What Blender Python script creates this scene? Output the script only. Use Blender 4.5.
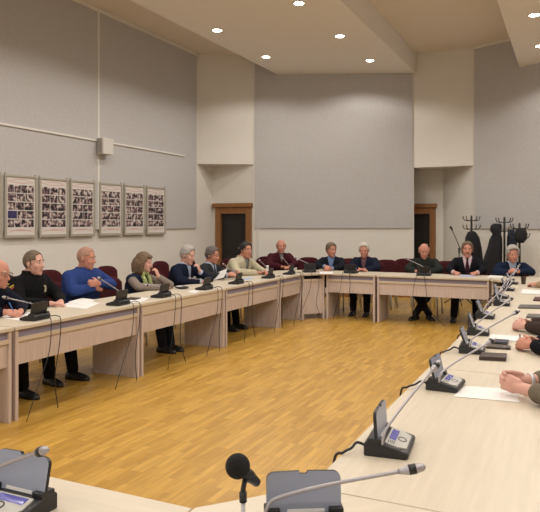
import bpy, bmesh, math, random
from math import sin, cos, pi, radians, sqrt, atan2
from mathutils import Vector, Matrix, Euler, noise

random.seed(7)
for o in list(bpy.data.objects):
    bpy.data.objects.remove(o)
SC = bpy.context.scene
COL = SC.collection

# ------------------------------------------------------------------ camera, world, light, exposure
# world axes follow the room: +Y along the long side tables (away), +X to the right
EYE = 1.565
FPX = 640.0
YAW = atan2(.4275, .904)
cam_d = bpy.data.cameras.new('camera')
cam = bpy.data.objects.new('camera', cam_d)
COL.objects.link(cam)
cam.location = (0, 0, EYE)
cam.rotation_euler = (pi/2, 0, YAW)
cam_d.sensor_width = 36
cam_d.lens = 36*FPX/540
cam_d.shift_y = -(256-224)/540
cam_d.clip_start = .05
SC.camera = cam

w = bpy.data.worlds.new('world'); SC.world = w
w.use_nodes = True
w.node_tree.nodes['Background'].inputs[0].default_value = (1.0, .93, .82, 1)
w.node_tree.nodes['Background'].inputs[1].default_value = .0

SC.view_settings.view_transform = 'Standard'
SC.view_settings.look = 'None'
SC.view_settings.gamma = 1
SC.view_settings.use_curve_mapping = False
SC.view_settings.exposure = 0.0
SC.cycles.use_denoising = True
SC.cycles.max_bounces = 8
SC.cycles.diffuse_bounces = 5

LAMP_POWER = 65
LAMP_COLOR = (1.0, .945, .875)
LAMP_CONE = 150
# added cool fill light behind the camera, brightens the near tables
wd = bpy.data.lights.new('cool_fill', 'AREA'); wd.shape = 'RECTANGLE'; wd.size = 4.0; wd.size_y = 1.8
wd.energy = 55; wd.color = (.80, .90, 1.0)
wo = bpy.data.objects.new('cool_fill', wd); COL.objects.link(wo)
wo.location = (-1.6, -3.9, 2.3); wo.rotation_euler = (radians(82), 0, 0)

def cam2room(x, y, z=None, Z=None):
    """photo pixel + known height (or depth) -> room point"""
    if Z is None:
        Z = FPX*(EYE-z)/(y-224.0)
    X = (x-270)/FPX*Z
    return Vector((X*.904-Z*.4275, X*.4275+Z*.904, EYE-(y-224.0)*Z/FPX))

def ray_at_x(x, r):
    k = (x-270)/FPX
    Z = r/(.904*k-.4275)
    return Z*(.4275*k+.904), Z

def ray_at_y(x, s):
    k = (x-270)/FPX
    Z = s/(.4275*k+.904)
    return Z*(.904*k-.4275), Z

# ------------------------------------------------------------------ materials
MATS = {}
def mat(name, color, rough=.6, metal=0, var=0, scale=20, stretch=(1,1,1), bump=0, emit=None, spec=.5, sheen=0):
    if name in MATS: return MATS[name]
    m = bpy.data.materials.new(name); m.use_nodes = True
    nt = m.node_tree; b = nt.nodes['Principled BSDF']
    b.inputs['Base Color'].default_value = (*color, 1)
    b.inputs['Roughness'].default_value = rough
    b.inputs['Metallic'].default_value = metal
    b.inputs['Specular IOR Level'].default_value = spec
    if sheen: b.inputs['Sheen Weight'].default_value = sheen
    if emit:
        b.inputs['Emission Color'].default_value = (*emit[0], 1)
        b.inputs['Emission Strength'].default_value = emit[1]
    if var or bump:
        tc = nt.nodes.new('ShaderNodeTexCoord'); mp = nt.nodes.new('ShaderNodeMapping')
        mp.inputs['Scale'].default_value = stretch
        nz = nt.nodes.new('ShaderNodeTexNoise'); nz.inputs['Scale'].default_value = scale
        nz.inputs['Detail'].default_value = 4
        nt.links.new(tc.outputs['Object'], mp.inputs['Vector'])
        nt.links.new(mp.outputs['Vector'], nz.inputs['Vector'])
        if var:
            cr = nt.nodes.new('ShaderNodeValToRGB')
            cr.color_ramp.elements[0].position = .3; cr.color_ramp.elements[1].position = .7
            cr.color_ramp.elements[0].color = (*[max(0, c*(1-var)) for c in color], 1)
            cr.color_ramp.elements[1].color = (*[min(1, c*(1+var)) for c in color], 1)
            nt.links.new(nz.outputs['Fac'], cr.inputs['Fac'])
            nt.links.new(cr.outputs['Color'], b.inputs['Base Color'])
        if bump:
            bp = nt.nodes.new('ShaderNodeBump'); bp.inputs['Strength'].default_value = bump
            bp.inputs['Distance'].default_value = .01
            nt.links.new(nz.outputs['Fac'], bp.inputs['Height'])
            nt.links.new(bp.outputs['Normal'], b.inputs['Normal'])
    MATS[name] = m
    return m

def floor_material():
    m = bpy.data.materials.new('oak_parquet'); m.use_nodes = True
    nt = m.node_tree; b = nt.nodes['Principled BSDF']
    tc = nt.nodes.new('ShaderNodeTexCoord'); mp = nt.nodes.new('ShaderNodeMapping')
    mp.inputs['Rotation'].default_value = (0, 0, pi/2)
    nt.links.new(tc.outputs['Object'], mp.inputs['Vector'])
    br = nt.nodes.new('ShaderNodeTexBrick')
    br.offset = .37; br.offset_frequency = 3; br.squash = 1
    br.inputs['Scale'].default_value = 1
    br.inputs['Brick Width'].default_value = .30
    br.inputs['Row Height'].default_value = .048
    br.inputs['Mortar Size'].default_value = .0012
    br.inputs['Mortar Smooth'].default_value = .3
    br.inputs['Bias'].default_value = 0
    br.inputs['Color1'].default_value = (.62, .37, .075, 1)
    br.inputs['Color2'].default_value = (.46, .255, .042, 1)
    br.inputs['Mortar'].default_value = (.36, .19, .05, 1)
    nt.links.new(mp.outputs['Vector'], br.inputs['Vector'])
    mp2 = nt.nodes.new('ShaderNodeMapping'); mp2.inputs['Scale'].default_value = (14, 1.2, 1)
    nt.links.new(tc.outputs['Object'], mp2.inputs['Vector'])
    nz = nt.nodes.new('ShaderNodeTexNoise'); nz.inputs['Scale'].default_value = 3; nz.inputs['Detail'].default_value = 6
    nt.links.new(mp2.outputs['Vector'], nz.inputs['Vector'])
    cr = nt.nodes.new('ShaderNodeValToRGB')
    cr.color_ramp.elements[0].position = .3; cr.color_ramp.elements[1].position = .75
    cr.color_ramp.elements[0].color = (.80, .80, .80, 1); cr.color_ramp.elements[1].color = (1.12, 1.1, 1.05, 1)
    nt.links.new(nz.outputs['Fac'], cr.inputs['Fac'])
    mx = nt.nodes.new('ShaderNodeMix'); mx.data_type = 'RGBA'; mx.blend_type = 'MULTIPLY'
    mx.inputs['Factor'].default_value = 1
    nt.links.new(br.outputs['Color'], mx.inputs['A']); nt.links.new(cr.outputs['Color'], mx.inputs['B'])
    nt.links.new(mx.outputs['Result'], b.inputs['Base Color'])
    b.inputs['Roughness'].default_value = .34
    b.inputs['Specular IOR Level'].default_value = .45
    return m

def photo_material(name, seed):
    """small dark group photographs: blotches of suits, faces and white borders"""
    m = bpy.data.materials.new(name); m.use_nodes = True
    nt = m.node_tree; b = nt.nodes['Principled BSDF']; b.inputs['Roughness'].default_value = .35
    tc = nt.nodes.new('ShaderNodeTexCoord'); mp = nt.nodes.new('ShaderNodeMapping')
    mp.inputs['Location'].default_value = (seed*3.1, seed*1.7, seed)
    nt.links.new(tc.outputs['Object'], mp.inputs['Vector'])
    nz = nt.nodes.new('ShaderNodeTexNoise'); nz.inputs['Scale'].default_value = 19; nz.inputs['Detail'].default_value = 3
    nt.links.new(mp.outputs['Vector'], nz.inputs['Vector'])
    cr = nt.nodes.new('ShaderNodeValToRGB'); cr.color_ramp.interpolation = 'CONSTANT'
    els = cr.color_ramp.elements
    els[0].position = 0; els[0].color = (.015, .013, .016, 1)
    els[1].position = .44; els[1].color = (.06, .055, .07, 1)
    for p, c in ((.485, (.28, .11, .11)), (.515, (.17, .16, .19)), (.55, (.46, .33, .28)), (.59, (.58, .55, .52))):
        e = els.new(p); e.color = (*c, 1)
    nt.links.new(nz.outputs['Fac'], cr.inputs['Fac'])
    nt.links.new(cr.outputs['Color'], b.inputs['Base Color'])
    return m

M = dict(
    panel=mat('grey_acoustic_fabric', (.475, .465, .465), .95, var=.05, scale=28, bump=.04),
    white=mat('cream_wall_paint', (.70, .68, .635), .8, var=.015, scale=3),
    ceil=mat('ceiling_paint', (.75, .69, .605), .85),
    soffit=mat('soffit_paint', (.78, .755, .715), .8),
    birch=mat('birch_laminate', (.60, .53, .42), .42, var=.05, scale=3, stretch=(1.2, 18, 18)),
    birch_side=mat('birch_side_laminate', (.57, .475, .43), .5, var=.10, scale=3, stretch=(18, 18, 1.2)),
    edge=mat('light_edge_band', (.60, .51, .40), .5),
    slot=mat('lilac_grey_back', (.25, .22, .29), .6),
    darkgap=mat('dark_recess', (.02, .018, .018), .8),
    black=mat('black_plastic', (.012, .012, .014), .42),
    greylid=mat('blue_grey_plastic', (.30, .33, .42), .36),
    keypad=mat('light_grey_keypad', (.50, .49, .45), .5),
    lcd=mat('blue_display', (.09, .09, .42), .2),
    neck=mat('brushed_metal_neck', (.42, .40, .43), .38, metal=.6),
    chrome=mat('chrome_tube', (.60, .60, .62), .4, metal=.5),
    burg=mat('burgundy_upholstery', (.055, .009, .012), .9, var=.12, scale=40, spec=.2),
    red=mat('red_upholstery', (.35, .03, .04), .8),
    skin=mat('skin', (.56, .30, .21), .55, var=.07, scale=14),
    skin_p=mat('pink_skin', (.60, .33, .26), .55, var=.07, scale=14),
    skin_r=mat('ruddy_skin', (.50, .22, .15), .55, var=.07, scale=14),
    lip=mat('lips', (.45, .20, .16), .5),
    eyew=mat('eye_white', (.7, .67, .62), .3),
    eyed=mat('eye_dark', (.02, .015, .012), .3),
    doorwood=mat('brown_door_wood', (.26, .115, .035), .5, var=.2, scale=4, stretch=(14, 14, 1)),
    doordark=mat('dark_door_leaf', (.012, .009, .008), .6),
    alu=mat('beige_aluminium_frame', (.42, .39, .33), .45, metal=.25),
    paper=mat('white_paper', (.80, .78, .76), .7),
    blue_paper=mat('bluish_paper', (.42, .48, .66), .6),
    poster=mat('poster_white', (.66, .63, .60), .5),
    wave=mat('poster_pink_wave', (.60, .38, .36), .5),
    coat=mat('black_coat_cloth', (.009, .009, .012), .9, var=.3, scale=30),
    navycoat=mat('navy_coat_cloth', (.011, .015, .034), .9, var=.3, scale=30),
    iron=mat('black_iron', (.012, .012, .012), .45),
    case=mat('dark_brown_case', (.045, .027, .022), .4),
    cup=mat('brown_cup', (.05, .025, .015), .35),
    spk=mat('speaker_grey', (.60, .58, .54), .6),
    grille=mat('speaker_grille', (.30, .285, .27), .8),
    lamp=mat('lamp_glow', (1, .95, .85), .5, emit=((1, .93, .80), 30)),
    ring=mat('lamp_ring', (.7, .66, .6), .4),
    foam=mat('black_foam', (.008, .008, .008), 1, bump=.4, scale=160),
    pen=mat('blue_pen', (.05, .16, .45), .4),
)
FLOOR_M = floor_material()

# ------------------------------------------------------------------ mesh helpers
def mesh_obj(name, bm, mats, parent=None, smooth=False, auto=None):
    me = bpy.data.meshes.new(name)
    bmesh.ops.recalc_face_normals(bm, faces=bm.faces)
    if smooth:
        for f in bm.faces: f.smooth = True
    bm.to_mesh(me); bm.free()
    if not isinstance(mats, (list, tuple)): mats = [mats]
    for m in mats: me.materials.append(m)
    o = bpy.data.objects.new(name, me); COL.objects.link(o)
    if parent is not None: o.parent = parent
    return o

def box(bm, x0, x1, y0, y1, z0, z1, mi=0, bev=0):
    vs = [bm.verts.new(p) for p in ((x0,y0,z0),(x1,y0,z0),(x1,y1,z0),(x0,y1,z0),(x0,y0,z1),(x1,y0,z1),(x1,y1,z1),(x0,y1,z1))]
    fs = [bm.faces.new([vs[i] for i in q]) for q in ((3,2,1,0),(4,5,6,7),(0,1,5,4),(1,2,6,5),(2,3,7,6),(3,0,4,7))]
    for f in fs: f.material_index = mi
    if bev:
        es = list({e for f in fs for e in f.edges})
        bmesh.ops.bevel(bm, geom=es, offset=bev, segments=2, affect='EDGES', profile=.5)
    return fs

def prism(bm, poly, z0, z1, mi=0):
    a = [bm.verts.new((p[0], p[1], z0)) for p in poly]
    b = [bm.verts.new((p[0], p[1], z1)) for p in poly]
    n = len(poly); fs = [bm.faces.new(a[::-1]), bm.faces.new(b)]
    for i in range(n):
        fs.append(bm.faces.new((a[i], a[(i+1) % n], b[(i+1) % n], b[i])))
    for f in fs: f.material_index = mi
    return fs

def extrude_poly(bm, poly3, off, mi=0):
    off = Vector(off)
    a = [bm.verts.new(p) for p in poly3]; b = [bm.verts.new(Vector(p)+off) for p in poly3]
    n = len(a); fs = [bm.faces.new(a[::-1]), bm.faces.new(b)]
    for i in range(n): fs.append(bm.faces.new((a[i], a[(i+1) % n], b[(i+1) % n], b[i])))
    for f in fs: f.material_index = mi
    return fs

def ell(bm, c, r, rot=None, seg=16, rings=10, mi=0):
    if not isinstance(r, (tuple, list)): r = (r, r, r)
    m = Matrix.Translation(Vector(c))
    if rot is not None: m = m @ rot.to_4x4()
    m = m @ Matrix.Diagonal((*r, 1))
    res = bmesh.ops.create_uvsphere(bm, u_segments=seg, v_segments=rings, radius=1, matrix=m)
    if mi:
        for f in {f for v in res['verts'] for f in v.link_faces}: f.material_index = mi
    return res['verts']

def frame_of(d):
    d = Vector(d).normalized()
    a = Vector((0, 0, 1)) if abs(d.z) < .9 else Vector((1, 0, 0))
    x = d.cross(a).normalized(); y = d.cross(x).normalized()
    return x, y, d

def cone(bm, p0, p1, r0, r1, seg=12, mi=0):
    p0 = Vector(p0); p1 = Vector(p1)
    x, y, d = frame_of(p1-p0)
    A = [bm.verts.new(p0+(x*cos(2*pi*i/seg)+y*sin(2*pi*i/seg))*r0) for i in range(seg)]
    B = [bm.verts.new(p1+(x*cos(2*pi*i/seg)+y*sin(2*pi*i/seg))*r1) for i in range(seg)]
    fs = [bm.faces.new(A[::-1]), bm.faces.new(B)]
    for i in range(seg): fs.append(bm.faces.new((A[i], A[(i+1) % seg], B[(i+1) % seg], B[i])))
    for f in fs: f.material_index = mi

def limb(bm, pts, rs, seg=14):
    for i, (p, r) in enumerate(zip(pts, rs)):
        ell(bm, p, r, seg=seg, rings=8)
        if i: cone(bm, pts[i-1], p, rs[i-1], r, seg)

def catmull(pts, n=6):
    P = [Vector(p) for p in pts]
    if len(P) < 3: return P
    out = []
    for i in range(len(P)-1):
        p0 = P[max(i-1, 0)]; p1 = P[i]; p2 = P[i+1]; p3 = P[min(i+2, len(P)-1)]
        for k in range(n):
            t = k/n
            out.append(.5*((2*p1)+(p2-p0)*t+(2*p0-5*p1+4*p2-p3)*t*t+(3*p1-p0-3*p2+p3)*t**3))
    out.append(P[-1])
    return out

def tube(bm, pts, r, seg=8, smooth_n=0, mi=0):
    P = catmull(pts, smooth_n) if smooth_n else [Vector(p) for p in pts]
    rs = r if isinstance(r, (list, tuple)) else [r]*len(P)
    rings = []; px = None
    for i, p in enumerate(P):
        d = (P[min(i+1, len(P)-1)]-P[max(i-1, 0)]).normalized()
        if px is None: x, y, _ = frame_of(d)
        else:
            x = (px-d*px.dot(d)).normalized(); y = d.cross(x)
        px = x
        rings.append([bm.verts.new(p+(x*cos(2*pi*k/seg)+y*sin(2*pi*k/seg))*rs[i]) for k in range(seg)])
    fs = [bm.faces.new(rings[0][::-1]), bm.faces.new(rings[-1])]
    for a, b in zip(rings, rings[1:]):
        for k in range(seg): fs.append(bm.faces.new((a[k], a[(k+1) % seg], b[(k+1) % seg], b[k])))
    for f in fs: f.material_index = mi; f.smooth = True

def loft(bm, rings):
    """rings: (cx, cy, z, rx, ry)"""
    seg = 20; R = []
    for cx, cy, z, rx, ry in rings:
        ring = []
        for k in range(seg):
            a = 2*pi*k/seg; c, s = cos(a), sin(a)
            e = .85
            ring.append(bm.verts.new((cx+rx*math.copysign(abs(c)**e, c), cy+ry*math.copysign(abs(s)**e, s), z)))
        R.append(ring)
    bm.faces.new(R[0][::-1]); bm.faces.new(R[-1])
    for a, b in zip(R, R[1:]):
        for k in range(seg): bm.faces.new((a[k], a[(k+1) % seg], b[(k+1) % seg], b[k]))

def lathe(bm, prof, seg=20, c=(0, 0, 0), mi=0):
    R = []
    for r, z in prof:
        R.append([bm.verts.new((c[0]+r*cos(2*pi*k/seg), c[1]+r*sin(2*pi*k/seg), c[2]+z)) for k in range(seg)])
    fs = [bm.faces.new(R[0][::-1]), bm.faces.new(R[-1])]
    for a, b in zip(R, R[1:]):
        for k in range(seg): fs.append(bm.faces.new((a[k], a[(k+1) % seg], b[(k+1) % seg], b[k])))
    for f in fs: f.material_index = mi; f.smooth = True

def remeshed(bm, voxel, smooth_it=4):
    me = bpy.data.meshes.new('tmp')
    bmesh.ops.recalc_face_normals(bm, faces=bm.faces)
    bm.to_mesh(me); bm.free()
    o = bpy.data.objects.new('tmp', me); COL.objects.link(o)
    md = o.modifiers.new('r', 'REMESH'); md.mode = 'VOXEL'; md.voxel_size = voxel; md.use_smooth_shade = True
    if smooth_it:
        sm = o.modifiers.new('s', 'SMOOTH'); sm.factor = .5; sm.iterations = smooth_it
    dg = bpy.context.evaluated_depsgraph_get()
    new = bpy.data.meshes.new_from_object(o.evaluated_get(dg), depsgraph=dg)
    bpy.data.objects.remove(o); bpy.data.meshes.remove(me)
    for p in new.polygons: p.use_smooth = True
    return new

def link_mesh(name, me, mats, parent=None):
    me.name = name; me.materials.clear()
    if not isinstance(mats, (list, tuple)): mats = [mats]
    for m in mats: me.materials.append(m)
    o = bpy.data.objects.new(name, me); COL.objects.link(o)
    if parent is not None: o.parent = parent
    return o

GROUPS = {'desk': 'conference desks set in a square', 'chair': 'burgundy upholstered chairs', 'microphone unit': 'microphone units on the desks', 'poster': 'photo collage posters on the left wall',
          'coat rack': 'coat racks by the back wall', 'ceiling light': 'recessed ceiling downlights', 'person': 'people seated around the tables', 'paper': 'paper sheets on the tables', 'coat': 'coats on the racks'}
def thing(name, label, cat, loc=(0, 0, 0), rz=0, group=None):
    o = bpy.data.objects.new(name, None); COL.objects.link(o)
    o.empty_display_size = .1
    o.location = loc; o.rotation_euler = (0, 0, rz)
    tag(o, label, cat, group)
    return o

def tag(o, label, cat, group=None):
    o['label'] = label; o['category'] = cat
    group = group or GROUPS.get(cat)
    if group: o['group'] = group
    return o

def struct(name, bm, mats, parent=None, smooth=False):
    o = mesh_obj(name, bm, mats, parent, smooth)
    if parent is None: o['kind'] = 'structure'
    return o

def dup(root, loc, rz, label, group=None):
    r = root.copy(); COL.objects.link(r); r.location = loc; r.rotation_euler = (0, 0, rz)
    r['label'] = label
    if group: r['group'] = group
    for ch in list(root.children):
        c = ch.copy(); COL.objects.link(c); c.parent = r
        for g in ch.children:
            d = g.copy(); COL.objects.link(d); d.parent = c
    return r

# ------------------------------------------------------------------ room shell
CEIL = 5.2
AX = -2.46                      # axis of symmetry of the room
WL = -7.25; WR = 2*AX-WL        # side walls
SB = -4.0                       # wall behind the camera
PL0 = Vector((-6.23, 12.32)); PL1 = Vector((-3.07, 13.70))
PR0 = Vector((2*AX-PL1.x, PL1.y)); PR1 = Vector((2*AX-PL0.x, PL0.y))
NS = 12.34                      # door wall of side niche
CN = Vector((-2.60, 14.48))     # inner corner of the middle niche
LT = 2.85                       # lintel height
PB = 1.473                      # lower edge of fabric panels

bm = bmesh.new(); box(bm, WL-.3, WR+.3, SB-.2, 15.2, -.1, 0); struct('floor', bm, FLOOR_M)
bm = bmesh.new(); box(bm, WL-.3, WR+.3, SB-.2, 15.2, CEIL, CEIL+.15); struct('ceiling', bm, M['ceil'])

bm = bmesh.new(); box(bm, WL-.2, WL, SB-.2, NS, 0, CEIL); struct('wall_left', bm, M['white'])
bm = bmesh.new(); box(bm, WR, WR+.2, SB-.2, NS, 0, CEIL); struct('wall_right', bm, M['white'])
bm = bmesh.new(); box(bm, WL, WR, SB-.2, SB, 0, CEIL); struct('wall_rear', bm, M['white'])

def wall_between(name, a, b, z0, z1, m, th=.2, parent=None):
    a = Vector(a[:2]); b = Vector(b[:2]); d = (b-a).normalized(); n = Vector((-d.y, d.x))
    bm = bmesh.new()
    prism(bm, [a, b, b+n*th, a+n*th], z0, z1)
    return struct(name, bm, m, parent)

wall_between('wall_back_left', PL0, PL1, 0, CEIL, M['white'])
wall_between('wall_back_right', PR0, PR1, 0, CEIL, M['white'])
# corner columns hang above the niches, chamfering the corners
bm = bmesh.new(); prism(bm, [(WL, 11.68), PL0, (PL0.x, NS+.0), (WL, NS)], LT, CEIL); struct('wall_lintel_left', bm, M['white'])
bm = bmesh.new(); prism(bm, [PL1, PR0, (-1.85, 14.6), (-3.07, 14.6)], 2.77, CEIL); struct('wall_lintel_middle', bm, M['white'])
bm = bmesh.new(); prism(bm, [PR1, (WR, 11.68), (WR, NS), (PR1.x, NS)], LT, CEIL); struct('wall_lintel_right', bm, M['white'])
# niche back walls with door openings
DTOP = 1.83
def door_wall(name, x0, x1, y, ox0, ox1, otop, ztop):
    bm = bmesh.new()
    if ox0 > x0: box(bm, x0, ox0, y, y+.15, 0, ztop)
    if ox1 < x1: box(bm, ox1, x1, y, y+.15, 0, ztop)
    box(bm, ox0, ox1, y, y+.15, otop, ztop)
    struct(name, bm, M['white'])
door_wall('wall_niche_left', WL-.2, PL0.x+.12, NS, -7.16, -6.27, 1.93, LT)
door_wall('wall_niche_middle', -3.95, CN.x, CN.y, -3.70, -2.76, 1.93, 3.0)
wall_between('wall_niche_side', CN, PR0, 0, 3.0, M['white'], .15)
door_wall('wall_niche_right', PR1.x-.12, WR+.2, NS, 1.4, 2.2, 1.93, LT)
wall_between('wall_niche_end', (-3.85, 13.56), (-3.85, 14.6), 0, 3.0, M['white'], .1)

def door(name, x0, x1, y, top):
    r = bpy.data.objects.new(name, None); COL.objects.link(r); r.location = ((x0+x1)/2, y, 0); r['kind'] = 'structure'
    hw = (x1-x0)/2
    bm = bmesh.new()
    fw = .13
    box(bm, -hw, -hw+fw, -.05, .1, 0, top, bev=.008); box(bm, hw-fw, hw, -.05, .1, 0, top, bev=.008)
    box(bm, -hw+fw, hw-fw, -.05, .1, top-.14, top, bev=.008)
    mesh_obj('frame', bm, M['doorwood'], r)
    bm = bmesh.new(); box(bm, -hw-.05, hw+.03, -.10, .0, top, top+.09, bev=.012)
    mesh_obj('cornice', bm, M['doorwood'], r)
    bm = bmesh.new(); box(bm, -hw+fw, hw-fw, .03, .08, 0.01, top-.14)
    for z0, z1 in ((.15, .8), (.95, top-.3)):
        box(bm, -hw+fw+.12, hw-fw-.12, .015, .03, z0, z1, bev=.006)
    lf = mesh_obj('leaf', bm, M['doordark'], r)
    bm = bmesh.new(); box(bm, hw-fw-.09, hw-fw-.05, .005, .03, .92, 1.12, bev=.004)
    tube(bm, [(hw-fw-.07, .01, 1.04), (hw-fw-.07, -.03, 1.04), (hw-fw-.19, -.035, 1.04)], .009)
    mesh_obj('handle', bm, M['chrome'], lf)
door('door_1', -7.16, -6.27, NS, 1.93)
door('door_2', -3.70, -2.76, CN.y, 1.93)
door('door_3', 1.4, 2.2, NS, 1.93)

# fabric wall panels
def panel_strip(name, a, b, z0, z1, th=.03):
    a = Vector(a); b = Vector(b); d = (b-a).normalized(); n = Vector((d.y, -d.x))
    bm = bmesh.new(); prism(bm, [a+n*.001, b+n*.001, b+n*th, a+n*th], z0, z1)
    return struct(name, bm, M['panel'])
k = 0
for y0, y1 in ((SB+.05, -.6), (-.56, 2.48), (2.52, 5.48), (5.52, 8.49), (8.53, 11.62)):
    k += 1; panel_strip('trim_panel_%d' % k, (WL, y0), (WL, y1), PB, CEIL-.07)
    panel_strip('trim_panel_%d' % (k+10), (WR, y1), (WR, y0), PB, CEIL-.07)
dl = (PL1-PL0).normalized()
panel_strip('trim_panel_21', PL0+dl*.04, PL1-dl*.03, PB, CEIL-.05)
dr = (PR1-PR0).normalized()
panel_strip('trim_panel_22', PR0+dr*.04, PR1-dr*.04, PB, CEIL-.05)
# thin mouldings: seams between panels, cornice along the ceiling
bm = bmesh.new()
for yy in (-.58, 2.5, 5.5, 8.51): box(bm, WL, WL+.036, yy-.022, yy+.022, PB, CEIL-.07)
struct('trim_seam', bm, M['white'])
bm = bmesh.new(); box(bm, WL, WL+.06, SB, 11.66, CEIL-.07, CEIL, bev=.01); struct('trim_cornice_left', bm, M['white'])
bm = bmesh.new(); box(bm, WR-.06, WR, SB, 11.66, CEIL-.07, CEIL, bev=.01); struct('trim_cornice_right', bm, M['white'])
n = Vector((dr.y, -dr.x))
bm = bmesh.new(); prism(bm, [PR0, PR1, PR1+n*.06, PR0+n*.06], CEIL-.05, CEIL); struct('trim_cornice_back', bm, M['white'])
bm = bmesh.new(); box(bm, WL+.03, WL+.052, 3.0, 11.14, 2.95, 2.978); struct('trim_cable_duct', bm, M['white'])
# baseboards
bm = bmesh.new(); box(bm, WL, WL+.018, SB, NS, 0, .08); struct('baseboard_left', bm, M['doorwood'])
bm = bmesh.new(); box(bm, WR-.018, WR, SB, NS, 0, .08); struct('baseboard_right', bm, M['doorwood'])
for nm, a, b in (('baseboard_back_left', PL0, PL1), ('baseboard_back_right', PR0, PR1)):
    d = (b-a).normalized(); n = Vector((d.y, -d.x))
    bm = bmesh.new(); prism(bm, [a, b, b+n*.018, a+n*.018], 0, .08); struct(nm, bm, M['doorwood'])

# dropped ceiling strips that carry the downlights
ST1 = 4.78; ST2 = 4.60
def soffit(name, x0, x1, z):
    bm = bmesh.new()
    poly = []
    for x in (x0, x1):
        poly.append(x)
    def yb(x):
        if x < PL1.x: return PL0.y+(x-PL0.x)*dl.y/dl.x
        if x > PR0.x: return PR0.y+(x-PR0.x)*dr.y/dr.x
        return PL1.y
    prism(bm, [(x0, SB), (x1, SB), (x1, yb(x1)-.032), (x0, yb(x0)-.032)], z, CEIL)
    struct(name, bm, M['soffit'])
soffit('ceiling_strip_left', -5.74, -3.02, ST1)
soffit('ceiling_strip_right', -.93, 1.75, ST2)

# ------------------------------------------------------------------ downlights
def downlight(x, y, z, label, grp):
    r = thing('ceiling_downlight', label, 'ceiling light', (x, y, z), 0, grp)
    bm = bmesh.new(); lathe(bm, [(.075, -.001), (.10, -.001), (.102, -.008), (.09, -.012), (.075, -.006)], 24)
    mesh_obj('ring', bm, M['ring'], r, True)
    bm = bmesh.new(); ell(bm, (0, 0, -.004), (.073, .073, .014), seg=20, rings=8)
    mesh_obj('bulb', bm, M['lamp'], r, True)
    ld = bpy.data.lights.new('lamp_light', 'SPOT'); ld.energy = LAMP_POWER; ld.color = LAMP_COLOR
    ld.spot_size = radians(LAMP_CONE); ld.spot_blend = .34; ld.shadow_soft_size = .06
    lo = bpy.data.objects.new('lamp_light', ld); COL.objects.link(lo); lo.parent = r; lo.location = (0, 0, -.05)
names1 = {9.22: 'outer row of the left ceiling strip, second from the far end', 11.09: 'outer row of the left ceiling strip, nearest the back wall'}
for i, y in enumerate((11.09, 9.22, 7.38, 5.5, 3.65, 1.8, -.05, -1.9)):
    lab = ['bright round ceiling downlight above the left door, farthest of its row along the left wall',
           'bright round ceiling downlight second from the back in the row nearest the left wall'][i] if i < 2 else 'round recessed downlight in the left ceiling strip, out of the picture'
    downlight(-5.33, y, ST1, lab, None if i < 2 else 'downlights above the near part of the hall')
for i, y in enumerate((12.2, 10.4, 8.6, 6.8, 5.0, 3.2, 1.4, -.4, -2.2)):
    lab = ['small round downlight closest to the grey back wall panel', 'round downlight in the middle of the inner row on the left ceiling strip',
           'largest glaring round downlight at the top edge of the picture'][i] if i < 3 else 'round recessed downlight in the left ceiling strip, out of the picture'
    downlight(-3.6, y, ST1, lab, None if i < 3 else 'downlights above the near part of the hall')
for i, y in enumerate((11.82, 10.03, 8.2, 6.4, 4.6, 2.8, 1.0, -.8)):
    lab = ['round downlight on the right ceiling strip, the one nearer the back wall', 'round downlight on the right ceiling strip at the top right corner of the picture'][i] if i < 2 else 'round recessed downlight in the right ceiling strip, out of the picture'
    downlight(-.5, y, ST2, lab, None if i < 2 else 'downlights above the near part of the right strip')
for y in (10.9, 9.1, 7.3, 5.5, 3.7, 1.9, .1):
    downlight(1.3, y, ST2, 'round recessed downlight in the right ceiling strip, out of the picture', 'downlights above the near part of the right strip')

# ------------------------------------------------------------------ desks
SL = -3.98      # front edge of the left row
BR = 9.94       # front edge of the back row
RR = -.74       # front edge of the right row
NR = 1.565      # front edge of the near row
DD = .70
def desk(label, L, loc, rz, closed=False, grp=None):
    r = thing('conference_desk', label, 'desk', (*loc, 0), rz, grp)
    bm = bmesh.new(); box(bm, .002, L-.002, 0, DD, .722, .75, bev=.003); mesh_obj('tabletop', bm, M['birch'], r)
    for x in (.012, L-.042):
        bm = bmesh.new(); box(bm, x, x+.03, .015, .60, .0, .722, bev=.002); mesh_obj('side_panel', bm, M['birch_side'], r)
    bm = bmesh.new(); box(bm, .042, L-.042, .017, .055, .625, .660); mesh_obj('rail', bm, M['edge'], r)
    bm = bmesh.new(); box(bm, .042, L-.042, .035, .053, .44, .625); mesh_obj('front_panel', bm, M['birch_side'], r)
    bm = bmesh.new()
    if closed:
        box(bm, .042, L-.042, .017, .035, .660, .722); mesh_obj('slot_cover', bm, M['edge'], r)
    else:
        box(bm, .042, L-.042, .035, .045, .660, .722); box(bm, .042, L-.042, .055, .40, .645, .660)
        mesh_obj('document_shelf', bm, M['slot'], r)
    return r
LROT = pi/2; BROT = 0; RROT = -pi/2; NROT = pi
for lab, y0, y1, cl in (
    ('light birch desk cut by the left edge of the photo, end of the left row', 2.10, 3.70, False),
    ('light birch desk in the left row before the policeman and the man in blue', 3.715, 5.345, False),
    ('light birch desk in the left row in front of the woman, with closed front strip', 5.36, 7.115, True),
    ('light birch desk in the left row in front of the cream jacket man', 7.13, 8.78, False),
    ('short light birch desk at the far end of the left row by the corner', 8.79, 9.655, False)):
    desk(lab, y1-y0, (SL, y0), LROT, cl)
for lab, x0, x1 in (
    ('short birch desk of the back row before the white-haired man in navy', -3.69, -2.845),
    ('long light birch desk in the back row in front of the moustached man', -2.83, -1.11)):
    desk(lab, x1-x0, (x0, BR), BROT)
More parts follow.
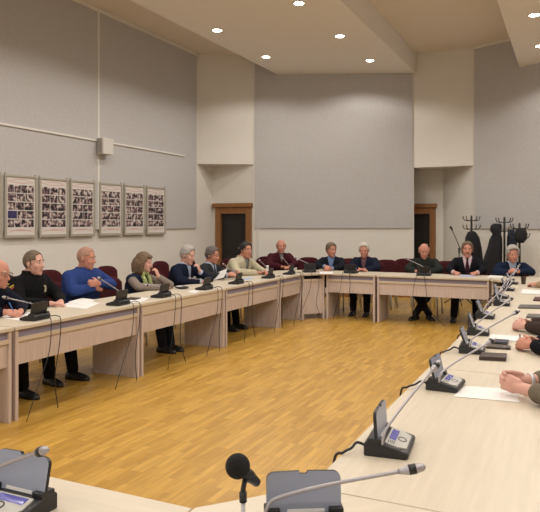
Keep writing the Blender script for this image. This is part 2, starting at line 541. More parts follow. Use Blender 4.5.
for lab, y0, y1 in (
    ('birch desk of the right row nearest the camera, with the clasped hands on it', 1.845, 3.67),
    ('birch desk of the right row, second from the camera, under the open notebook', 3.675, 5.60),
    ('birch desk of the right row, third from the camera', 5.605, 7.20),
    ('birch desk of the right row by the brown cup', 7.205, 8.45),
    ('short birch desk at the far end of the right row', 8.455, 9.595)):
    desk(lab, y1-y0, (RR, y1), RROT)
for lab, x0, x1 in (
    ('birch desk in the bottom left corner carrying the large microphone unit', -2.60, -.985),
    ('birch desk of the near row left of the picture', -4.0, -2.61)):
    desk(lab, x1-x0, (x1, NR), NROT)

def corner_desk(label, a, b, rest):
    """a, b: ends of the chamfered front edge (left to right seen from the hall centre); rest closes the top"""
    a = Vector(a); b = Vector(b); d = (b-a); L = d.length; d.normalize()
    r = thing('corner_desk', label, 'desk', (a.x, a.y, 0), atan2(d.y, d.x))
    inv = r.matrix_basis.inverted() if False else None
    ang = -atan2(d.y, d.x)
    def loc(p):
        q = Vector(p)-a
        return (q.x*cos(ang)-q.y*sin(ang), q.x*sin(ang)+q.y*cos(ang))
    bm = bmesh.new(); prism(bm, [(0, 0), (L, 0)]+[loc(p) for p in rest], .722, .75)
    mesh_obj('tabletop', bm, M['birch'], r)
    for x in (.003, L-.031):
        bm = bmesh.new(); box(bm, x, x+.028, .02, .20, 0, .722); mesh_obj('side_panel', bm, M['birch_side'], r)
    bm = bmesh.new(); box(bm, .031, L-.031, .022, .05, .625, .660); mesh_obj('rail', bm, M['edge'], r)
    bm = bmesh.new(); box(bm, .031, L-.031, .035, .053, .09, .625); mesh_obj('front_panel', bm, M['birch_side'], r)
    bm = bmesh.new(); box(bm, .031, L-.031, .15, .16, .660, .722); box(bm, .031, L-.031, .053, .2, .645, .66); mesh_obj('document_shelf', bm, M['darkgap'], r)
    return r
corner_desk('light birch corner desk joining the left and back rows', (-3.98, 9.66), (-3.695, 9.94), [(-3.695, 10.64), (-4.2, 10.64), (-4.68, 10.2), (-4.68, 9.66)])
corner_desk('birch corner desk joining the back and right rows', (-1.10, 9.94), (-.745, 9.60), [(-.04, 9.60), (-.04, 10.64), (-1.10, 10.64)])
corner_desk('birch corner desk nearest the camera under the centre microphone unit', (-.745, 1.84), (-.98, 1.57), [(-.98, .87), (-.04, .87), (-.04, 1.84)])
# second row side desk by the left wall
r = thing('side_desk', 'pale wooden desk by the left wall behind the policeman in black', 'desk', (-6.2, 5.2, 0), LROT)
bm = bmesh.new(); box(bm, 0, 1.5, 0, .5, .72, .75, bev=.003); mesh_obj('tabletop', bm, M['birch'], r)
for x in (.02, 1.45):
    bm = bmesh.new(); box(bm, x, x+.03, .03, .47, 0, .72); mesh_obj('side_panel', bm, M['birch_side'], r)
bm = bmesh.new(); box(bm, .05, 1.45, .05, .068, .3, .72); mesh_obj('front_panel', bm, M['birch_side'], r)

# ------------------------------------------------------------------ microphone units
def rounded_plate(bm, w2, h, th, rad, mi_front=1, n=5, notch=True):
    """upright plate in x-z, front towards +y"""
    pts = [(-w2, 0), (w2, 0)]
    for i in range(n+1):
        a = pi/2*i/n
        pts.append((w2-rad+rad*cos(a), h-rad+rad*sin(a)))
    if notch:
        pts += [(.012, h+.002), (.008, h-.005), (-.008, h-.005), (-.012, h+.002)]
    for i in range(n+1):
        a = pi/2+pi/2*i/n
        pts.append((-w2+rad+rad*cos(a), h-rad+rad*sin(a)))
    fs = extrude_poly(bm, [(x, -th/2, z) for x, z in pts], (0, th, 0))
    fs[0].material_index = mi_front; fs[1].material_index = mi_front
    return fs

def mic_unit(label, x, y, rz, reach=.36, rise=.10, sweep=0, cable='front', lidtilt=10, grp=None, back_dark=True, cab=0.0, keys=False):
    r = thing('microphone_unit', label, 'microphone unit', (x, y, .7502), rz, grp)
    W = .104; D0 = -.078; D1 = .078
    bm = bmesh.new()
    prof = [(D0, 0), (D1-.012, 0), (D1, .01), (D1-.004, .024), (D0+.07, .046), (D0+.008, .05), (D0, .042)]
    extrude_poly(bm, [(-W, p[0], p[1]) for p in prof], (2*W, 0, 0))
    bmesh.ops.bevel(bm, geom=[e for e in bm.edges], offset=.003, segments=1, affect='EDGES')
    for sx in (-1, 1):
        box(bm, sx*W*.82-.02, sx*W*.82+.02, D0+.012, D0+.062, .044, .062, bev=.004)
    base = mesh_obj('base', bm, M['black'], r)
    # keypad plate on the slope
    y0, z0, y1, z1 = D0+.072, .0465, D1-.012, .0272
    def slope(px, t, up): return (px, y0+(y1-y0)*t, z0+(z1-z0)*t+up)
    bm = bmesh.new()
    pl = [(-.085, .0), (.085, .0), (.088, .6), (.07, 1), (-.07, 1), (-.088, .6)]
    extrude_poly(bm, [slope(p[0], p[1], -.002) for p in pl], (0, 0, .0055))
    kp = mesh_obj('keypad', bm, M['keypad'], r)
    bm = bmesh.new()
    extrude_poly(bm, [slope(p[0], p[1], .003) for p in ((-.072, .08), (.035, .08), (.035, .42), (-.072, .42))], (0, 0, .0015))
    mesh_obj('display', bm, M['lcd'], kp)
    bm = bmesh.new()
    for q in range(20):
        a0 = 2*pi*q/20; a1 = 2*pi*(q+1)/20
        p = [slope(cos(a)*rr, .68+sin(a)*rr/.1, .0032) for a, rr in ((a0, .022), (a1, .022), (a1, .017), (a0, .017))]
        extrude_poly(bm, p, (0, 0, .0015))
    bmesh.ops.remove_doubles(bm, verts=bm.verts, dist=.0004)
    mesh_obj('dial', bm, M['black'], kp)
    if keys:
        for q in range(4):
            bm = bmesh.new(); extrude_poly(bm, [slope(.045+dx, .1+q*.09+t, .003) for dx, t in ((0, 0), (.03, 0), (.03, .045), (0, .045))], (0, 0, .001))
            mesh_obj('button', bm, M['black'], kp)

    # lid
    bm = bmesh.new()
    fs = rounded_plate(bm, .1, .108, .012, .02)
    lid = mesh_obj('lid', bm, [M['black'], M['greylid']], r)
    for p in lid.data.polygons:
        if p.normal.y < -.5: p.material_index = 0 if back_dark else 1
    lid.location = (0, D0+.045, .044); lid.rotation_euler = (radians(lidtilt), 0, 0)
    bm = bmesh.new(); box(bm, -.055, .045, .0062, .0075, .004, .013)
    mesh_obj('name_label', bm, M['paper'], lid)
    # gooseneck, socket on the user's left (+x), running to the user's right (-x)
    bx, by = W-.002, D0+.066
    dirx, diry = -cos(radians(sweep)), sin(radians(sweep))
    pts = [(bx, by, .045), (bx, by+.002, .066), (bx+dirx*.022, by+diry*.022, .094)]
    for t in (.25, .5, .75, 1): pts.append((bx+dirx*(.02+(reach-.02)*t), by+diry*(.02+(reach-.02)*t), .094+.012*min(1, t*3)+rise*t))
    bm = bmesh.new(); tube(bm, pts, .0052, 8, 5)
    gn = mesh_obj('gooseneck', bm, M['neck'], r, True)
    e = Vector(pts[-1]); d = (e-Vector(pts[-2])).normalized()
    bm = bmesh.new(); tube(bm, [e-d*.005, e+d*.008, e+d*.022, e+d*.045, e+d*.062, e+d*.068], [.006, .009, .0125, .0125, .009, .003], 12)
    mesh_obj('microphone_head', bm, [M['neck']], gn, True)
    bm = bmesh.new(); tube(bm, [e+d*.024, e+d*.043], .0133, 12)
    mesh_obj('grille', bm, M['black'], gn, True)
    # cable over the table edge
    if cable:
        bm = bmesh.new()
        ed = -(cable_edge)
        if cable == 'front':
            fr = cab+random.uniform(-.09, .09)
            tube(bm, [(.03, D0+.003, .02), (.035, D0-.05, .03), (.05, ed+.02, .035), (.055, ed-.022, .0), (.05+fr*.3, ed-.02, -.2), (.01+fr, ed-.022, -.48), (.10+fr*2.5, ed-.02, -.742)], .004, 6, 6)
            tube(bm, [(-.03, D0+.003, .02), (-.04, D0-.04, .03), (-.06, ed+.02, .035), (-.068, ed-.02, .0), (-.10-fr*.2, ed-.02, -.25), (-.20+fr, ed-.02, -.5), (-.30+fr*2, ed-.02, -.744)], .0035, 6, 6)
        else:
            tube(bm, [(.06, D0+.003, .02), (.07, D0-.03, .032), (.10, (ed+D0)/2, .02), (.12, ed+.02, .008), (.13, ed-.012, -.03), (.13, ed-.012, -.3)], .005, 6, 6)
        mesh_obj('cable', bm, M['black'], r, True)
    return r

# (distance from unit centre to the table's hall edge)
cable_edge = .20
LU = [  # left row: y position from the photograph's columns
    ('black microphone unit in front of the officer writing at the left edge of the photo', 35, .36, .10, .0),
    ('black microphone unit in front of the man in the blue sweater', 118, .32, .16, .02),
    ('black microphone unit in front of the woman with the scarf', 161, .30, .04, .0),
    ('black microphone unit in front of the grey-haired man with hand on chin', 204, .34, .05, .03),
    ('black microphone unit right of the white sheet held by the man in grey suit', 236, .36, .16, .02),
    ('black microphone unit before the cream jacket man, next to the corner', 268, .30, .15, .0),
    ('black microphone unit on the short desk before the maroon sweater man', 289, .26, .14, .0)]
for lab, px, rc, rs, cb in LU:
    y, Z = ray_at_x(px, SL-.17)
    mic_unit(lab, SL-.17, y, LROT+.10, rc, rs, 10, 'front', 12, None, True, cb)
cable_edge = .37
mic_unit('black microphone unit on the corner desk between the maroon sweater man and writer', -4.03, 10.07, radians(38), .30, .12, 5, 'front')
cable_edge = .22
for lab, px, rc, rs, cb in (
    ('black microphone unit in front of the white-haired man in navy jacket', 351, .12, .02, .12),
    ('black microphone unit in front of the bald man in dark grey jacket', 424, .34, .14, .12)):
    x, Z = ray_at_y(px, BR+.22)
    mic_unit(lab, x, BR+.22, BROT, rc, rs, 0, 'front', 12, None, True, cb)
cable_edge = .16
for lab, px, py, rc, rs, sw, tw in (
    ('microphone unit with grey lid and blue display, nearest on the right row', 390.5, 447, .32, .145, 26, .10),
    ('microphone unit with open grey lid beside the white sheet on the right row', 446, 386, .30, .10, 38, -.03),
    ('microphone unit beside the dark brown cases, third on the right row', 472.5, 350.5, .36, .12, 44, .08),
    ('microphone unit with open lid beside the notebook, fourth on the right row', 478.5, 333, .40, .12, 34, .1),
    ('microphone unit with open lid, fifth on the right row from the camera', 485.5, 317, .28, .12, 28, .05),
    ('microphone unit with open lid, sixth on the right row from the camera', 502, 304.5, .21, .12, 28, .05),
    ('microphone unit with open lid, seventh on the right row from the camera', 501, 297.5, .21, .12, 28, .0),
    ('microphone unit with open lid, eighth on the right row from the camera', 508, 290, .21, .12, 28, .04),
    ('microphone unit with open lid beside the brown cup at the far end', 512, 283.5, .20, .12, 24, .0)):
    p = cam2room(px, py, .755)
    cable_edge = max(.1, p.x-RR)+.13*math.tan(abs(tw))+.012
    mic_unit(lab, p.x, p.y, RROT+tw, rc, rs, sw, 'side', (4 if py > 440 else 14 if py > 375 else 20), None, False, 0, py > 375)
cable_edge = .0
p = cam2room(303, 508, .80)+Vector((.5, -.866, 0))*.05
mic_unit('microphone unit with raised grey lid at the bottom centre, beside the foam microphone', p.x, p.y, radians(30)+pi, .345, .07, 9, None, 6, None, False, 0, True)
cable_edge = .1
p = Vector((-1.44, 1.323))
cable_edge = .255
mic_unit('large microphone unit with grey lid and blue display in the bottom left corner', p.x, p.y, NROT+.0, .262, .10, 15, 'side', 12, None, False, 0, True)

# hand microphone on a small stand by the near corner
p = cam2room(243, 512, .75)
r = thing('stand_microphone', 'black foam-topped microphone on a small stand at the bottom centre', 'microphone', (p.x, p.y, .7502), 0)
r.location = (-.745, 1.418, .7502)
RIGHT = Vector((.904, .4275, 0)); AWAY = Vector((-.4275, .904, 0)); UP = Vector((0, 0, 1))
bm = bmesh.new(); lathe(bm, [(.042, 0), (.043, .006), (.036, .012), (.012, .018), (.008, .02)], 24); mesh_obj('base', bm, M['iron'], r, True)
bm = bmesh.new(); tube(bm, [(0, 0, .015), (0, 0, .125)], .0055, 10); mesh_obj('pole', bm, M['chrome'], r, True)
hb = Vector((0, 0, .213))+RIGHT*-.013-AWAY*.01
axis = (RIGHT*.05-UP*.085+AWAY*.10).normalized()
bm = bmesh.new()
tube(bm, [(0, 0, .12), (0, 0, .145)], .0095, 12); tube(bm, [(0, 0, .14), Vector((0, 0, .15))+AWAY*.01, hb+axis*.055], .0065, 10)
tube(bm, [hb+axis*.045, hb+axis*.08], .0165, 14)
mesh_obj('clip', bm, M['black'], r, True)
bm = bmesh.new(); tube(bm, [hb+axis*.02, hb+axis*.03, hb+axis*.06, hb+axis*.125, hb+axis*.13], [.018, .019, .0155, .012, .008], 16)
mesh_obj('handle', bm, M['black'], r, True)
bm = bmesh.new(); ell(bm, hb, .031, seg=24, rings=16)
mesh_obj('foam_windscreen', bm, M['foam'], r, True)

# ------------------------------------------------------------------ chairs
def make_chair(name, label, mt=None):
    mt = mt or M['burg']
    r = thing(name, label, 'chair')
    bm = bmesh.new(); box(bm, -.22, .22, -.2, .22, .405, .445, bev=.018); mesh_obj('seat', bm, mt, r, True)
    # backrest with rounded top, gently curved, faces +y
    bm = bmesh.new(); nx, nz = 12, 8; F = []; B = []
    for j in range(nz+1):
        fr = []; bk = []
        for i in range(nx+1):
            u = i/nx*2-1
            top = .885-.075*abs(u)**4-.012*u*u
            z = .55+(top-.55)*j/nz
            x = u*(.245-.012*(1-j/nz))
            y = -.235+.035*u*u-.10*(z-.55)
            ed = min(1, (1-abs(u))*4, (nz-j)*.9+.15, j*.9+.15)
            t = .014+.016*max(0, ed)**.5
            fr.append(bm.verts.new((x, y+t, z))); bk.append(bm.verts.new((x, y-t*.7, z)))
        F.append(fr); B.append(bk)
    for j in range(nz):
        for i in range(nx):
            bm.faces.new((F[j][i], F[j][i+1], F[j+1][i+1], F[j+1][i])); bm.faces.new((B[j][i+1], B[j][i], B[j+1][i], B[j+1][i+1]))
    for j in range(nz):
        for i in (0, nx): bm.faces.new((F[j][i], F[j+1][i], B[j+1][i], B[j][i]))
    for i in range(nx):
        for j in (0, nz): bm.faces.new((F[j][i], B[j][i], B[j][i+1], F[j][i+1]))
    mesh_obj('backrest', bm, mt, r, True)
    for sx in (-1, 1):
        bm = bmesh.new(); tube(bm, [(sx*.2, .19, .41), (sx*.205, .2, .2), (sx*.21, .215, 0.0)], .014, 8); mesh_obj('leg', bm, M['chrome'], r)
        bm = bmesh.new(); tube(bm, [(sx*.2, -.17, .41), (sx*.205, -.2, .2), (sx*.21, -.235, 0.0)], .014, 8); mesh_obj('leg', bm, M['chrome'], r)
        bm = bmesh.new(); tube(bm, [(sx*.17, -.17, .40), (sx*.175, -.225, .44), (sx*.175, -.25, .60)], .010, 8); mesh_obj('back_post', bm, M['black'], r)
    return r
chair0 = make_chair('upholstered_chair', 'x'); used = [False]
def chair(x, y, rz, label, grp=None):
    if not used[0]:
        used[0] = True
        chair0.location = (x, y, 0); chair0.rotation_euler = (0, 0, rz); chair0['label'] = label
        if grp: chair0['group'] = grp
        return chair0
    return dup(chair0, (x, y, 0), rz, label, grp)

# ------------------------------------------------------------------ people
def hand(bm, wrist, d, n, ts, curl=.5, sc=1.0, spread=.1, thumb=None):
    """d finger direction, n palm normal (towards what it touches), ts: +1/-1 thumb side along d x n"""
    wrist = Vector(wrist); d = Vector(d).normalized(); n = Vector(n); n = (n-d*n.dot(d)).normalized()
    l = d.cross(n)*ts
    rot = Matrix((l, d, n)).transposed()
    ell(bm, wrist+d*.052*sc, (.041*sc, .056*sc, .017*sc), rot, 14, 8)
    ell(bm, wrist+d*.02*sc, (.03*sc, .035*sc, .02*sc), rot, 12, 8)
    for off, ln, an in ((.031, .072, 1.2), (.011, .084, .4), (-.010, .078, -.4), (-.030, .060, -1.2)):
        p = wrist+d*(.094-abs(off-.005)*.25)*sc+l*off*sc
        fd = (d+l*an*spread).normalized(); a = 0
        pts = [p-fd*.02*sc, p]
        for sg, bend in zip((.45, .31, .24), (34, 48, 30)):
            a += radians(bend)*curl*1.5
            p = p+(fd*cos(a)+n*sin(a))*ln*sg*sc; pts.append(p)
        limb(bm, pts, [.0100*sc, .0095*sc, .0088*sc, .0080*sc, .0070*sc], 10)
    p = wrist+d*.03*sc+l*.03*sc
    td = (d*.72+l*.62+n*.35).normalized() if thumb is None else Vector(thumb).normalized()
    q = p+td*.042*sc; e = q+(td*.75+d*.5-l*.25).normalized()*.034*sc
    limb(bm, [p-td*.015*sc, p, q, e], [.014*sc, .0135*sc, .0115*sc, .0085*sc], 10)

def clamp(me):
    """rest hands and sleeves on the desk top, thighs on the seat"""
    for v in me.vertices:
        c = v.co
        if c.y > .15 and .69 < c.z < .753: c.z = .753
        elif c.y < .13 and .36 < c.z < .449: c.z = .449

def person(label, x, y, rz, Ht=1.25, lean=.06, w=1.0, yaw=0, pitch=0, skin='skin', voxel=.0085,
           top=None, top_inf=.014, open_v=None, shirt=None, tie=None, trousers=None, hair=None, hair_mat=None,
           L=None, R=None, feet=None, lat=0, glasses=False, moustache=None, extras=None, sleeve_end=0.0,
           smooth_body=3, collar=None, female=False, sleeves=None, hs=1.0, cuff=None):
    """local frame: faces +y, origin on the floor below the pelvis; L / R arms: (elbow, wrist, hand dir, palm normal, curl)"""
    r = thing('person', label, 'person', (x, y, 0), rz)
    nb = Ht-.25                                    # neck base
    sh = nb-.040
    S = 1.07 if not female else 1.0                # head size
    zs = [.47, .54, .66, .80, sh-.09, sh-.02, sh+.03, nb+.01]
    rx = [.165, .17, .155*w, .172*w, .185*w, .178*w, .125*w, .062]
    ry = [.115, .12, .118*w, .125*w, .118*w, .098*w, .076*w, .058]
    def cy(z):
        t = max(0, min(1.15, (z-.5)/(nb-.5))); return lean*t*t*.4+lean*t*.6
    def cx(z):
        t = max(0, min(1.15, (z-.5)/(nb-.5))); return lat*t
    hc = Vector((cx(nb+.1)+lat*.15, cy(nb)+.045+lean*.25, Ht-.12*S))
    HR = (Euler((0, 0, yaw)).to_matrix() @ Euler((pitch, 0, 0)).to_matrix())
    def H(p): return hc+HR @ (Vector(p)*S)
    def torso(bm, inf, zlo=.44, neck=True):
        rr = [(cx(z), cy(z), z, a+inf, b+inf) for z, a, b in zip(zs, rx, ry) if z >= zlo]
        if not neck: rr = rr[:-1]
        loft(bm, rr)
    shl = {s: Vector((cx(sh)+s*.166*w, cy(sh), sh-.032)) for s in (-1, 1)}
    arms = {-1: L, 1: R}
    # mirrored defaults: hands folded on the table
    for s in (-1, 1):
        if arms[s] is None:
            arms[s] = ((s*.27, lean+.17, .80), (s*.075, lean+.40, .785), (-s*.75, .6, -.05), (0, 0, -1), .5)
    legs = feet or {-1: ((-.12, .42, .50), (-.12, .46, .10), (0, 1)), 1: ((.12, .42, .50), (.12, .44, .10), (0, 1))}
    # ---- body: one continuous surface
    bm = bmesh.new()
    torso(bm, -.006)
    limb(bm, [(cx(nb), cy(nb)-.005, nb-.02), tuple((Vector((cx(nb), cy(nb), nb))+hc)/2+Vector((0, -.012, -.02))), tuple(hc+HR @ Vector((0, -.02, -.05)))], [.064, .060, .060])
    R3 = HR
    def ellS(bm, c, r, *a): ell(bm, c, tuple(v*S for v in r), *a)
    ellS(bm, H((0, -.010, .025)), (.076, .094, .095), R3, 24, 16)
    ellS(bm, H((0, .018, -.030)), (.060, .070, .088), R3, 20, 14)
    ellS(bm, H((0, .045, -.078)), (.040, .040, .036), R3, 16, 10)
    ellS(bm, H((0, .068, -.098)), (.022, .020, .018), R3, 12, 8)
    cone(bm, H((0, .078, .018)), H((0, .104, -.026)), .009, .014)
    ellS(bm, H((0, .100, -.028)), (.016, .015, .012), R3, 12, 8)
    for s in (-1, 1):
        ellS(bm, H((s*.028, .072, .030)), (.027, .014, .009), R3, 12, 8)
        ellS(bm, H((s*.036, .054, -.022)), (.026, .026, .028), R3, 12, 8)
        ellS(bm, H((s*.078, -.008, -.004)), (.009, .020, .032), R3 @ Euler((.15, 0, s*-.35)).to_matrix(), 12, 8)
    ellS(bm, H((0, .080, -.058)), (.024, .012, .006), R3, 12, 8)
    ellS(bm, H((0, .078, -.070)), (.020, .012, .007), R3, 12, 8)
    for s in (-1, 1):
        el, wr, hd, pn, curl = arms[s][:5]
        limb(bm, [tuple(shl[s]), el, wr], [.054, .043, .027])
        th = arms[s][5] if len(arms[s]) > 5 else None
        dd = Vector(hd).normalized(); nn = Vector(pn)
        lat_v = dd.cross(nn)
        # thumb side: for the right hand (s=+1) palm n, fingers d -> thumb along n x d ... left mirrored
        ts = 1 if s > 0 else -1
        hand(bm, wr, hd, pn, ts, curl, 1.0*hs, .1, th)
        kn, an, fd = legs[s]
        limb(bm, [(s*.088, .03, .515), kn, an], [.08, .056, .040])
        f = Vector((fd[0], fd[1], 0)).normalized(); a = Vector(an)
        limb(bm, [a+Vector((0, 0, -.045)), a+f*.09+Vector((0, 0, -.06)), a+f*.15+Vector((0, 0, -.068))], [.036, .033, .026])
    me = remeshed(bm, voxel, smooth_body)
    clamp(me)
    body = link_mesh('body', me, [M[skin], M['lip'], M['coat']], r)
    Hi = HR.transposed()
    for p in me.polygons:
        q = (Hi @ (Vector(p.center)-hc))/S
        if q.y > .074 and abs(q.x) < .023 and -.076 < q.z < -.053: p.material_index = 1
        elif p.center.z < .21: p.material_index = 2
    for s in (-1, 1):
        bm = bmesh.new(); ell(bm, H((s*.030, .074, .010)), (.0125, .009, .0065), R3, 12, 8)
        ell(bm, H((s*.030, .0795, .010)), (.0068, .0045, .0062), R3, 10, 6, 1)
        mesh_obj('eye', bm, [M['eyew'], M['eyed']], body, True)
    # ---- clothes
    if trousers:
        bm = bmesh.new()
        loft(bm, [(0, 0, .445, .172, .122), (0, 0, .52, .178, .128), (0, 0, .60, .168, .124)])
        for s in (-1, 1):
            kn, an, fd = legs[s]
            a = Vector(an)+ (Vector(kn)-Vector(an)).normalized()*.0
            limb(bm, [(s*.088, .03, .515), kn, tuple(a)], [.090, .072, .058])
        me = remeshed(bm, .013, 4); clamp(me); link_mesh('trousers', me, trousers, r)
    for s in (-1, 1):
        kn, an, fd = legs[s]; f = Vector((fd[0], fd[1], 0)).normalized(); a = Vector(an)
        bm = bmesh.new(); g = Matrix(((f.y, f.x, 0), (-f.x, f.y, 0), (0, 0, 1)))
        rings = []
        for t, hw, ht in ((-.075, .028, .055), (-.05, .038, .085), (0, .04, .095), (.06, .044, .07), (.12, .046, .055), (.17, .036, .042), (.195, .016, .025)):
            c0 = a+f*t; side = Vector((f.y, -f.x, 0)); base = a.z-.098
            rings.append([bm.verts.new((c0.x+side.x*hw*u, c0.y+side.y*hw*u, base+v*ht)) for u, v in ((-1, 0), (-1, .45), (-.6, .95), (0, 1.05), (.6, .95), (1, .45), (1, 0))])
        bm.faces.new(rings[0]); bm.faces.new(rings[-1][::-1])
        for A, B in zip(rings, rings[1:]):
            for k in range(7): bm.faces.new((A[k], A[(k+1) % 7], B[(k+1) % 7], B[k]))
        mesh_obj('shoe', bm, M['black'], r, True)
    if shirt:
        bm = bmesh.new(); torso(bm, .004, .6)
        c0 = Vector((cx(nb), cy(nb), nb))
        lathe(bm, [(.070, -.03), (.070, .0), (.066, .032), (.060, .034), (.058, -.03)], 20, (c0.x, c0.y+.004, c0.z))
        so = link_mesh('shirt', remeshed(bm, .008, 2), shirt, r)
        if cuff:
            for s in (-1, 1):
                bm = bmesh.new()
                el, wr = Vector(arms[s][0]), Vector(arms[s][1]); d = (wr-el).normalized()
                tube(bm, [wr-d*.06, wr-d*.003], .037, 14)
                co = mesh_obj('cuff', bm, shirt, so, True); clamp(co.data)
        if tie:
            bm = bmesh.new()
            pts = []
            for z, hw in ((nb-.005, .017), (nb-.035, .013), (nb-.15, .028), (nb-.27, .036), (nb-.33, .02)):
                k2 = min(range(len(zs)), key=lambda i: abs(zs[i]-z))
                # surface of the shirt front at this height
                for i in range(len(zs)-1):
                    if zs[i] <= z <= zs[i+1]:
                        t = (z-zs[i])/(zs[i+1]-zs[i]); yy = ry[i]+(ry[i+1]-ry[i])*t
                pts.append((cx(z), cy(z)+yy+.012, z, hw))
            fr = [bm.verts.new((p[0]-p[3], p[1], p[2])) for p in pts]; fl = [bm.verts.new((p[0]+p[3], p[1], p[2])) for p in pts]
            mid = [bm.verts.new((p[0], p[1]+.008, p[2])) for p in pts]
            for i in range(len(pts)-1):
                bm.faces.new((fr[i], mid[i], mid[i+1], fr[i+1])); bm.faces.new((mid[i], fl[i], fl[i+1], mid[i+1]))
            mesh_obj('tie', bm, tie, so, True)
    if top:
        bm = bmesh.new(); torso(bm, top_inf, .47 if not female else .52)
        for s in (-1, 1):
            el, wr = Vector(arms[s][0]), Vector(arms[s][1]); d = (wr-el).normalized()
            if sleeves is None:
                ell(bm, shl[s], (.054*w+top_inf, .060+top_inf, .052+top_inf))
                limb(bm, [tuple(shl[s]), tuple(el), tuple(wr-d*(.045+sleeve_end))], [.056+top_inf, .047+top_inf, .035+top_inf*.6])
            else:
                ell(bm, shl[s], (.058*w+top_inf, .06+top_inf, .055+top_inf))
        c0 = Vector((cx(nb), cy(nb), nb))
        if collar:
            lathe(bm, [(.080, -.05), (.082, -.01), (.076+collar*.1, collar), (.066+collar*.1, collar), (.064, -.05)], 20, (c0.x, c0.y+.004, c0.z))
        me = remeshed(bm, .010, 4); clamp(me)
        tm = [top] if not isinstance(top, (list, tuple)) else list(top)
        if open_v:
            hw, zb = open_v
            b2 = bmesh.new(); b2.from_mesh(me); kill = []
            for f in b2.faces:
                c = f.calc_center_median(); z = c.z
                if z > zb and c.y > cy(z)+.03 and abs(c.x-cx(z)) < hw*min(1.0, (z-zb)/(nb-zb)*1.05) and z < nb+.2: kill.append(f)
                elif z > nb-.005 and (Vector((c.x-c0.x, c.y-c0.y))).length < .068: kill.append(f)
            bmesh.ops.delete(b2, geom=kill, context='FACES'); b2.to_mesh(me); b2.free()
        to = link_mesh('jacket' if open_v else 'sweater', me, tm, r)
        if open_v:      # lapels follow the edges of the opening
            hw, zb = open_v
            for s in (-1, 1):
                bm = bmesh.new(); P = []
                for t in (0, .25, .5, .75, 1.0):
                    z = zb+(nb-.01-zb)*t
                    for i in range(len(zs)-1):
                        if zs[i] <= z <= zs[i+1]:
                            q = (z-zs[i])/(zs[i+1]-zs[i]); yy = ry[i]+(ry[i+1]-ry[i])*q; xx = rx[i]+(rx[i+1]-rx[i])*q
                    wd = .045*sin(min(1, t*1.2+.05)*pi*.8)+.006
                    xi = s*hw*t*1.02; xo = s*(hw*t+wd)
                    def yf(xv): return cy(z)+(yy+top_inf)*sqrt(max(.05, 1-(xv/(xx+top_inf))**2))
                    P.append((Vector((cx(z)+xi, yf(xi)+.008, z)), Vector((cx(z)+xo, yf(xo)+.010, z))))
                A = [[bm.verts.new(p) for p in q] for q in P]; Bk = [[bm.verts.new(p-Vector((0, .014, 0))) for p in q] for q in P]
                for i in range(len(P)-1):
                    bm.faces.new((A[i][0], A[i][1], A[i+1][1], A[i+1][0])); bm.faces.new((Bk[i][1], Bk[i][0], Bk[i+1][0], Bk[i+1][1]))
                    bm.faces.new((A[i][1], Bk[i][1], Bk[i+1][1], A[i+1][1])); bm.faces.new((A[i][0], A[i+1][0], Bk[i+1][0], Bk[i][0]))
                mesh_obj('lapel', bm, tm[0], to, True)
        if sleeves is not None:
            bm = bmesh.new()
            for s in (-1, 1):
                el, wr = Vector(arms[s][0]), Vector(arms[s][1]); d = (wr-el).normalized()
                limb(bm, [tuple(shl[s]), tuple(el), tuple(wr-d*(.03+sleeve_end))], [.060, .052, .040])
            me = remeshed(bm, .010, 3); clamp(me); link_mesh('sleeves', me, sleeves, to)
    # ---- hair
    if hair:
        bm = bmesh.new(); seg, rg = 40, 26
        T = {'short': .012, 'crop': .006, 'full': .022, 'fringe': .010, 'long': .020, 'shaved': .0035}[hair]
        verts = {}
        for j in range(rg+1):
            th = pi*j/rg
            for i in range(seg):
                az = 2*pi*i/seg                         # 0 = front
                dv = Vector((sin(th)*sin(az), sin(th)*cos(az), cos(th)))
                q = Vector((.076*dv.x, -.010+.094*dv.y, .025+.095*dv.z))
                nrm = Vector((dv.x/.076, dv.y/.094, dv.z/.095)).normalized()
                verts[j, i] = (q, nrm, az if az <= pi else az-2*pi)
        def zline(az):
            a = abs(az)
            if hair == 'long':
                return .062 if a < .7 else (.02 if a < 1.0 else -.09)
            if a < .75: return .070+.012*cos(a*2)
            if a < 1.15: return .035
            if a < 1.75: return -.012 if a < 1.42 else .012
            return -.062
        faces = []
        def keep(j, i):
            q, nrm, az = verts[j, i]
            if q.z < zline(az): return False
            if hair == 'fringe' and (q.z > .055 or abs(az) < 1.15): return False
            return True
        V = {}
        def vtx(j, i):
            i %= seg
            if (j, i) not in V:
                q, nrm, az = verts[j, i]
                nn = noise.noise(Vector((q.x*70+x*9, q.y*70+y*5, q.z*45)))
                lift = T*(1+.45*nn)
                if hair in ('short', 'full') and q.z > .06: lift += T*.5
                V[j, i] = bm.verts.new(H(q+nrm*lift))
            return V[j, i]
        for j in range(rg):
            for i in range(seg):
                cs = [(j, i), (j, (i+1) % seg), (j+1, (i+1) % seg), (j+1, i)]
                if all(keep(*c) for c in cs):
                    vs = []
                    for c in cs:
                        v = vtx(*c)
                        if v not in vs: vs.append(v)
                    try:
                        if len(vs) >= 3: bm.faces.new(vs)
                    except ValueError: pass
        fs = list(bm.faces)
        ex = bmesh.ops.extrude_face_region(bm, geom=fs)
        for v in [g for g in ex['geom'] if isinstance(g, bmesh.types.BMVert)]:
            q = HR.transposed() @ (v.co-hc)
            c = Vector((0, -.010, .025)); dlt = q-c
            dlt /= S; dlt = (q/S)-c; v.co = H(c+dlt*(1-(T+.006)/max(.03, dlt.length)))
